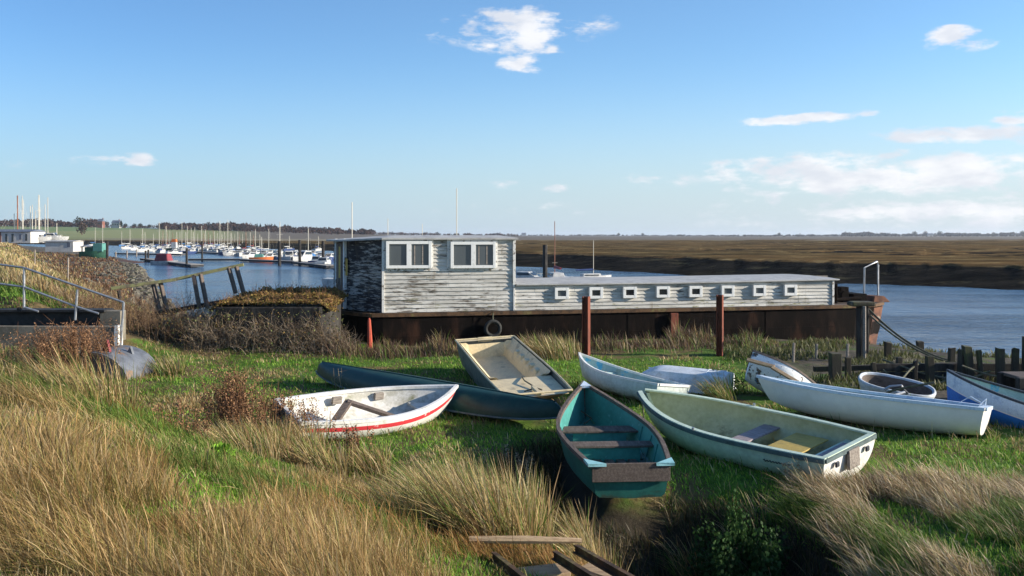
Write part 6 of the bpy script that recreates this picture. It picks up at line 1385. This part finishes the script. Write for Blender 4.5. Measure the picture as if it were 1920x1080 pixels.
# moss tufts and dead stems on the hulk's deck
hr, hv = HULK; g8 = np.random.default_rng(88); i_ = g8.integers(0, len(hv), 9000); Ct = np.array(hv)[i_] + g8.normal(0, .03, (9000, 3)) + [0, 0, .02]
quad_cloud('deck_moss', Ct, g8.uniform(.03, .08, 9000), np.array([[.2, .11, .04], [.24, .18, .045], [.12, .07, .03], [.3, .2, .07]])[g8.integers(0, 4, 9000)], M['leaf'], hr, seed=8)['kind'] = 'stuff'
i_ = g8.integers(0, len(hv), 260); stems('deck_stems', [tuple(np.array(hv)[k] - [0, 0, .03]) for k in i_], g8.uniform(.12, .4, 260), 81, M['twig'], hr, curl=.5, branch=2, w0=.014, cols=((.3, .17, .09), (.2, .12, .07)))['kind'] = 'stuff'
# single dead weeds
def weed(px, py, z, hgt, label, n=26, rust=True, spread=.12, seeds=True, seed=1, cols=None):
    c = G(px, py, z); g = np.random.default_rng(seed); z0 = float(gh(c.x, c.y)); r = empty('dead_weed', (c.x, c.y, z0), label, 'weed', 'dead weeds among the grass')
    cols = cols or (((.2, .105, .055), (.28, .16, .085), (.12, .065, .04)) if rust else ((.4, .33, .22), (.3, .24, .16)))
    roots = [(g.normal(0, spread), g.normal(0, spread), -.05) for _ in range(n)]; hts = hgt * g.uniform(.6, 1.05, n)
    stems('stem', roots, hts, seed, M['twig'], r, curl=.15, cols=cols, branch=4, w0=.009 + .0005 * c.y, spr=.09)
    if seeds:
        m_ = n * 55; i = g.integers(0, n, m_); hh_ = g.uniform(.45, 1.0, m_); C = np.array(roots)[i] * (1 + .25 * hh_[:, None]) + np.stack([-.1 * hh_ * hgt + g.normal(0, .022, m_), g.normal(0, .03, m_), hh_ * hts[i]], 1)
        quad_cloud('seed_head', C, g.uniform(.014, .03, m_) * (1 + c.y * .02), np.array(cols)[g.integers(0, len(cols), m_)] * g.uniform(.7, 1.4, (m_, 1)), M['twig'], r, seed=seed)['kind'] = 'stuff'
for k, a in enumerate([(462, 850, .1, 1.3, 'tall rusty-brown dock stems left of the white striped dinghy', 80), (432, 815, .1, 1.05, 'second clump of rusty dock stems, behind the tallest one', 40), (305, 815, .5, .6, 'leaning reddish-brown dead stems on the slope below the bucket', 34), (345, 850, .5, .55, 'small dark brown dead stems on the slope edge', 14), (655, 850, .1, .6, 'thin brown branching weed in front of the red striped hull', 18), (575, 830, .05, .75, 'brown branching weed covering the white dinghy stern corner', 26), (525, 815, .05, .65, 'reddish weed clump at the white dinghy transom', 22), (150, 690, .3, 1.15, 'tall brown dead stems in front of the concrete sluice wall', 80), (95, 680, .5, .95, 'thin grey-brown stems at the left of the sluice wall', 50)]):
    weed(*a[:5], n=a[5], seed=200 + k, spread=.2 if a[5] == 26 else (.34 if 'sluice' in a[4] else .13))
weed(640, 730, 0, .8, 'thin bare twiggy weed standing before the canoe left end', n=3, rust=False, seeds=False, spread=.05, seed=301)
weed(980, 862, .0, .55, 'pale seed-headed weed in the shade by the turquoise dinghy', n=5, rust=False, spread=.06, seed=302); weed(1003, 872, .0, .5, 'second pale seed-headed weed in the shade by the turquoise dinghy', n=4, rust=False, spread=.05, seed=303)
weed(1490, 900, .1, .45, 'grey seed-headed weed below the pale green tender', n=5, rust=False, spread=.07, seed=304)
# ivy bush in the shaded hollow
def bush(px, py, z, rx, ry, hgt, n, label, colr, name='bush', sz=(.03, .06), seed=1):
    c = G(px, py, z); g = np.random.default_rng(seed); z0 = float(gh(c.x, c.y)); r = empty(name, (c.x, c.y, z0), label, 'bush')
    p = g.normal(size=(n, 3)); p /= np.linalg.norm(p, axis=1)[:, None]; p *= (g.random(n) ** .28)[:, None]; p[:, 2] = np.abs(p[:, 2]); lump = .72 + .45 * np.sin(p[:, 0] * 7 + seed) * np.sin(p[:, 1] * 6 + 1) + .2 * g.random(n)
    C = p * lump[:, None] * [rx, ry, hgt]; quad_cloud('leaves', C, g.uniform(*sz, n), np.array(colr)[None] * g.uniform(.5, 1.5, (n, 1)), M['leaf'], r, aspect=.8, seed=seed)
    stems('branches', [(g.normal(0, rx * .3), g.normal(0, ry * .3), -.05) for _ in range(16)], g.uniform(.5, .9, 16) * hgt, seed, M['twig'], r, curl=.6, w0=.015)
bush(1390, 985, .0, .52, .75, 1.0, 12000, 'dark glossy ivy bush spilling into the shaded hollow', (.035, .075, .02), seed=21); bush(1300, 1120, -.3, .6, .45, .4, 5000, 'lower dark ivy mound at the bottom edge of the hollow', (.03, .065, .02), seed=22)
bush(1385, 965, .1, .34, .3, .22, 2200, 'small ivy patch under the pale green tender shadow', (.04, .09, .025), seed=23)
bush(1225, 1010, .0, .5, .5, .35, 3500, 'low dark creeping ivy on the left side of the hollow', (.03, .06, .02), seed=26)
bush(985, 945, .3, .28, .22, .16, 900, 'bright green nettle patch at the gully edge by the tall tussock', (.1, .2, .03), seed=27, sz=(.03, .06))
bush(412, 880, .7, .16, .16, .16, 500, 'bright green leafy rosette in the dark gap of the slope', (.16, .3, .03), seed=24, sz=(.03, .07)); bush(1350, 735, 0, .5, .4, .5, 3500, 'weedy grass mound with dark gaps left of the derelict dinghy', (.09, .13, .035), seed=25, sz=(.02, .05))

# ------------------------------------------------------------ thin sea air: far things fade a little
mb = MB(); mb.box((-6000, -60, -5), (9500, 9300, 34)); hz_ = mb.build('haze', [])
hm = bpy.data.materials.new('sea_haze'); hm.use_nodes = True; N = NT(hm.node_tree); N.n.clear()
o_ = N.new('ShaderNodeOutputMaterial'); pv = N.new('ShaderNodeVolumePrincipled'); pv.inputs['Density'].default_value = .0001; pv.inputs['Color'].default_value = (.8, .88, 1, 1); pv.inputs['Anisotropy'].default_value = .2
N.l.new(pv.outputs[0], o_.inputs['Volume']); hz_.data.materials.clear(); hz_.data.materials.append(hm); tag(hz_, 'thin pale haze over the estuary', kind='stuff')
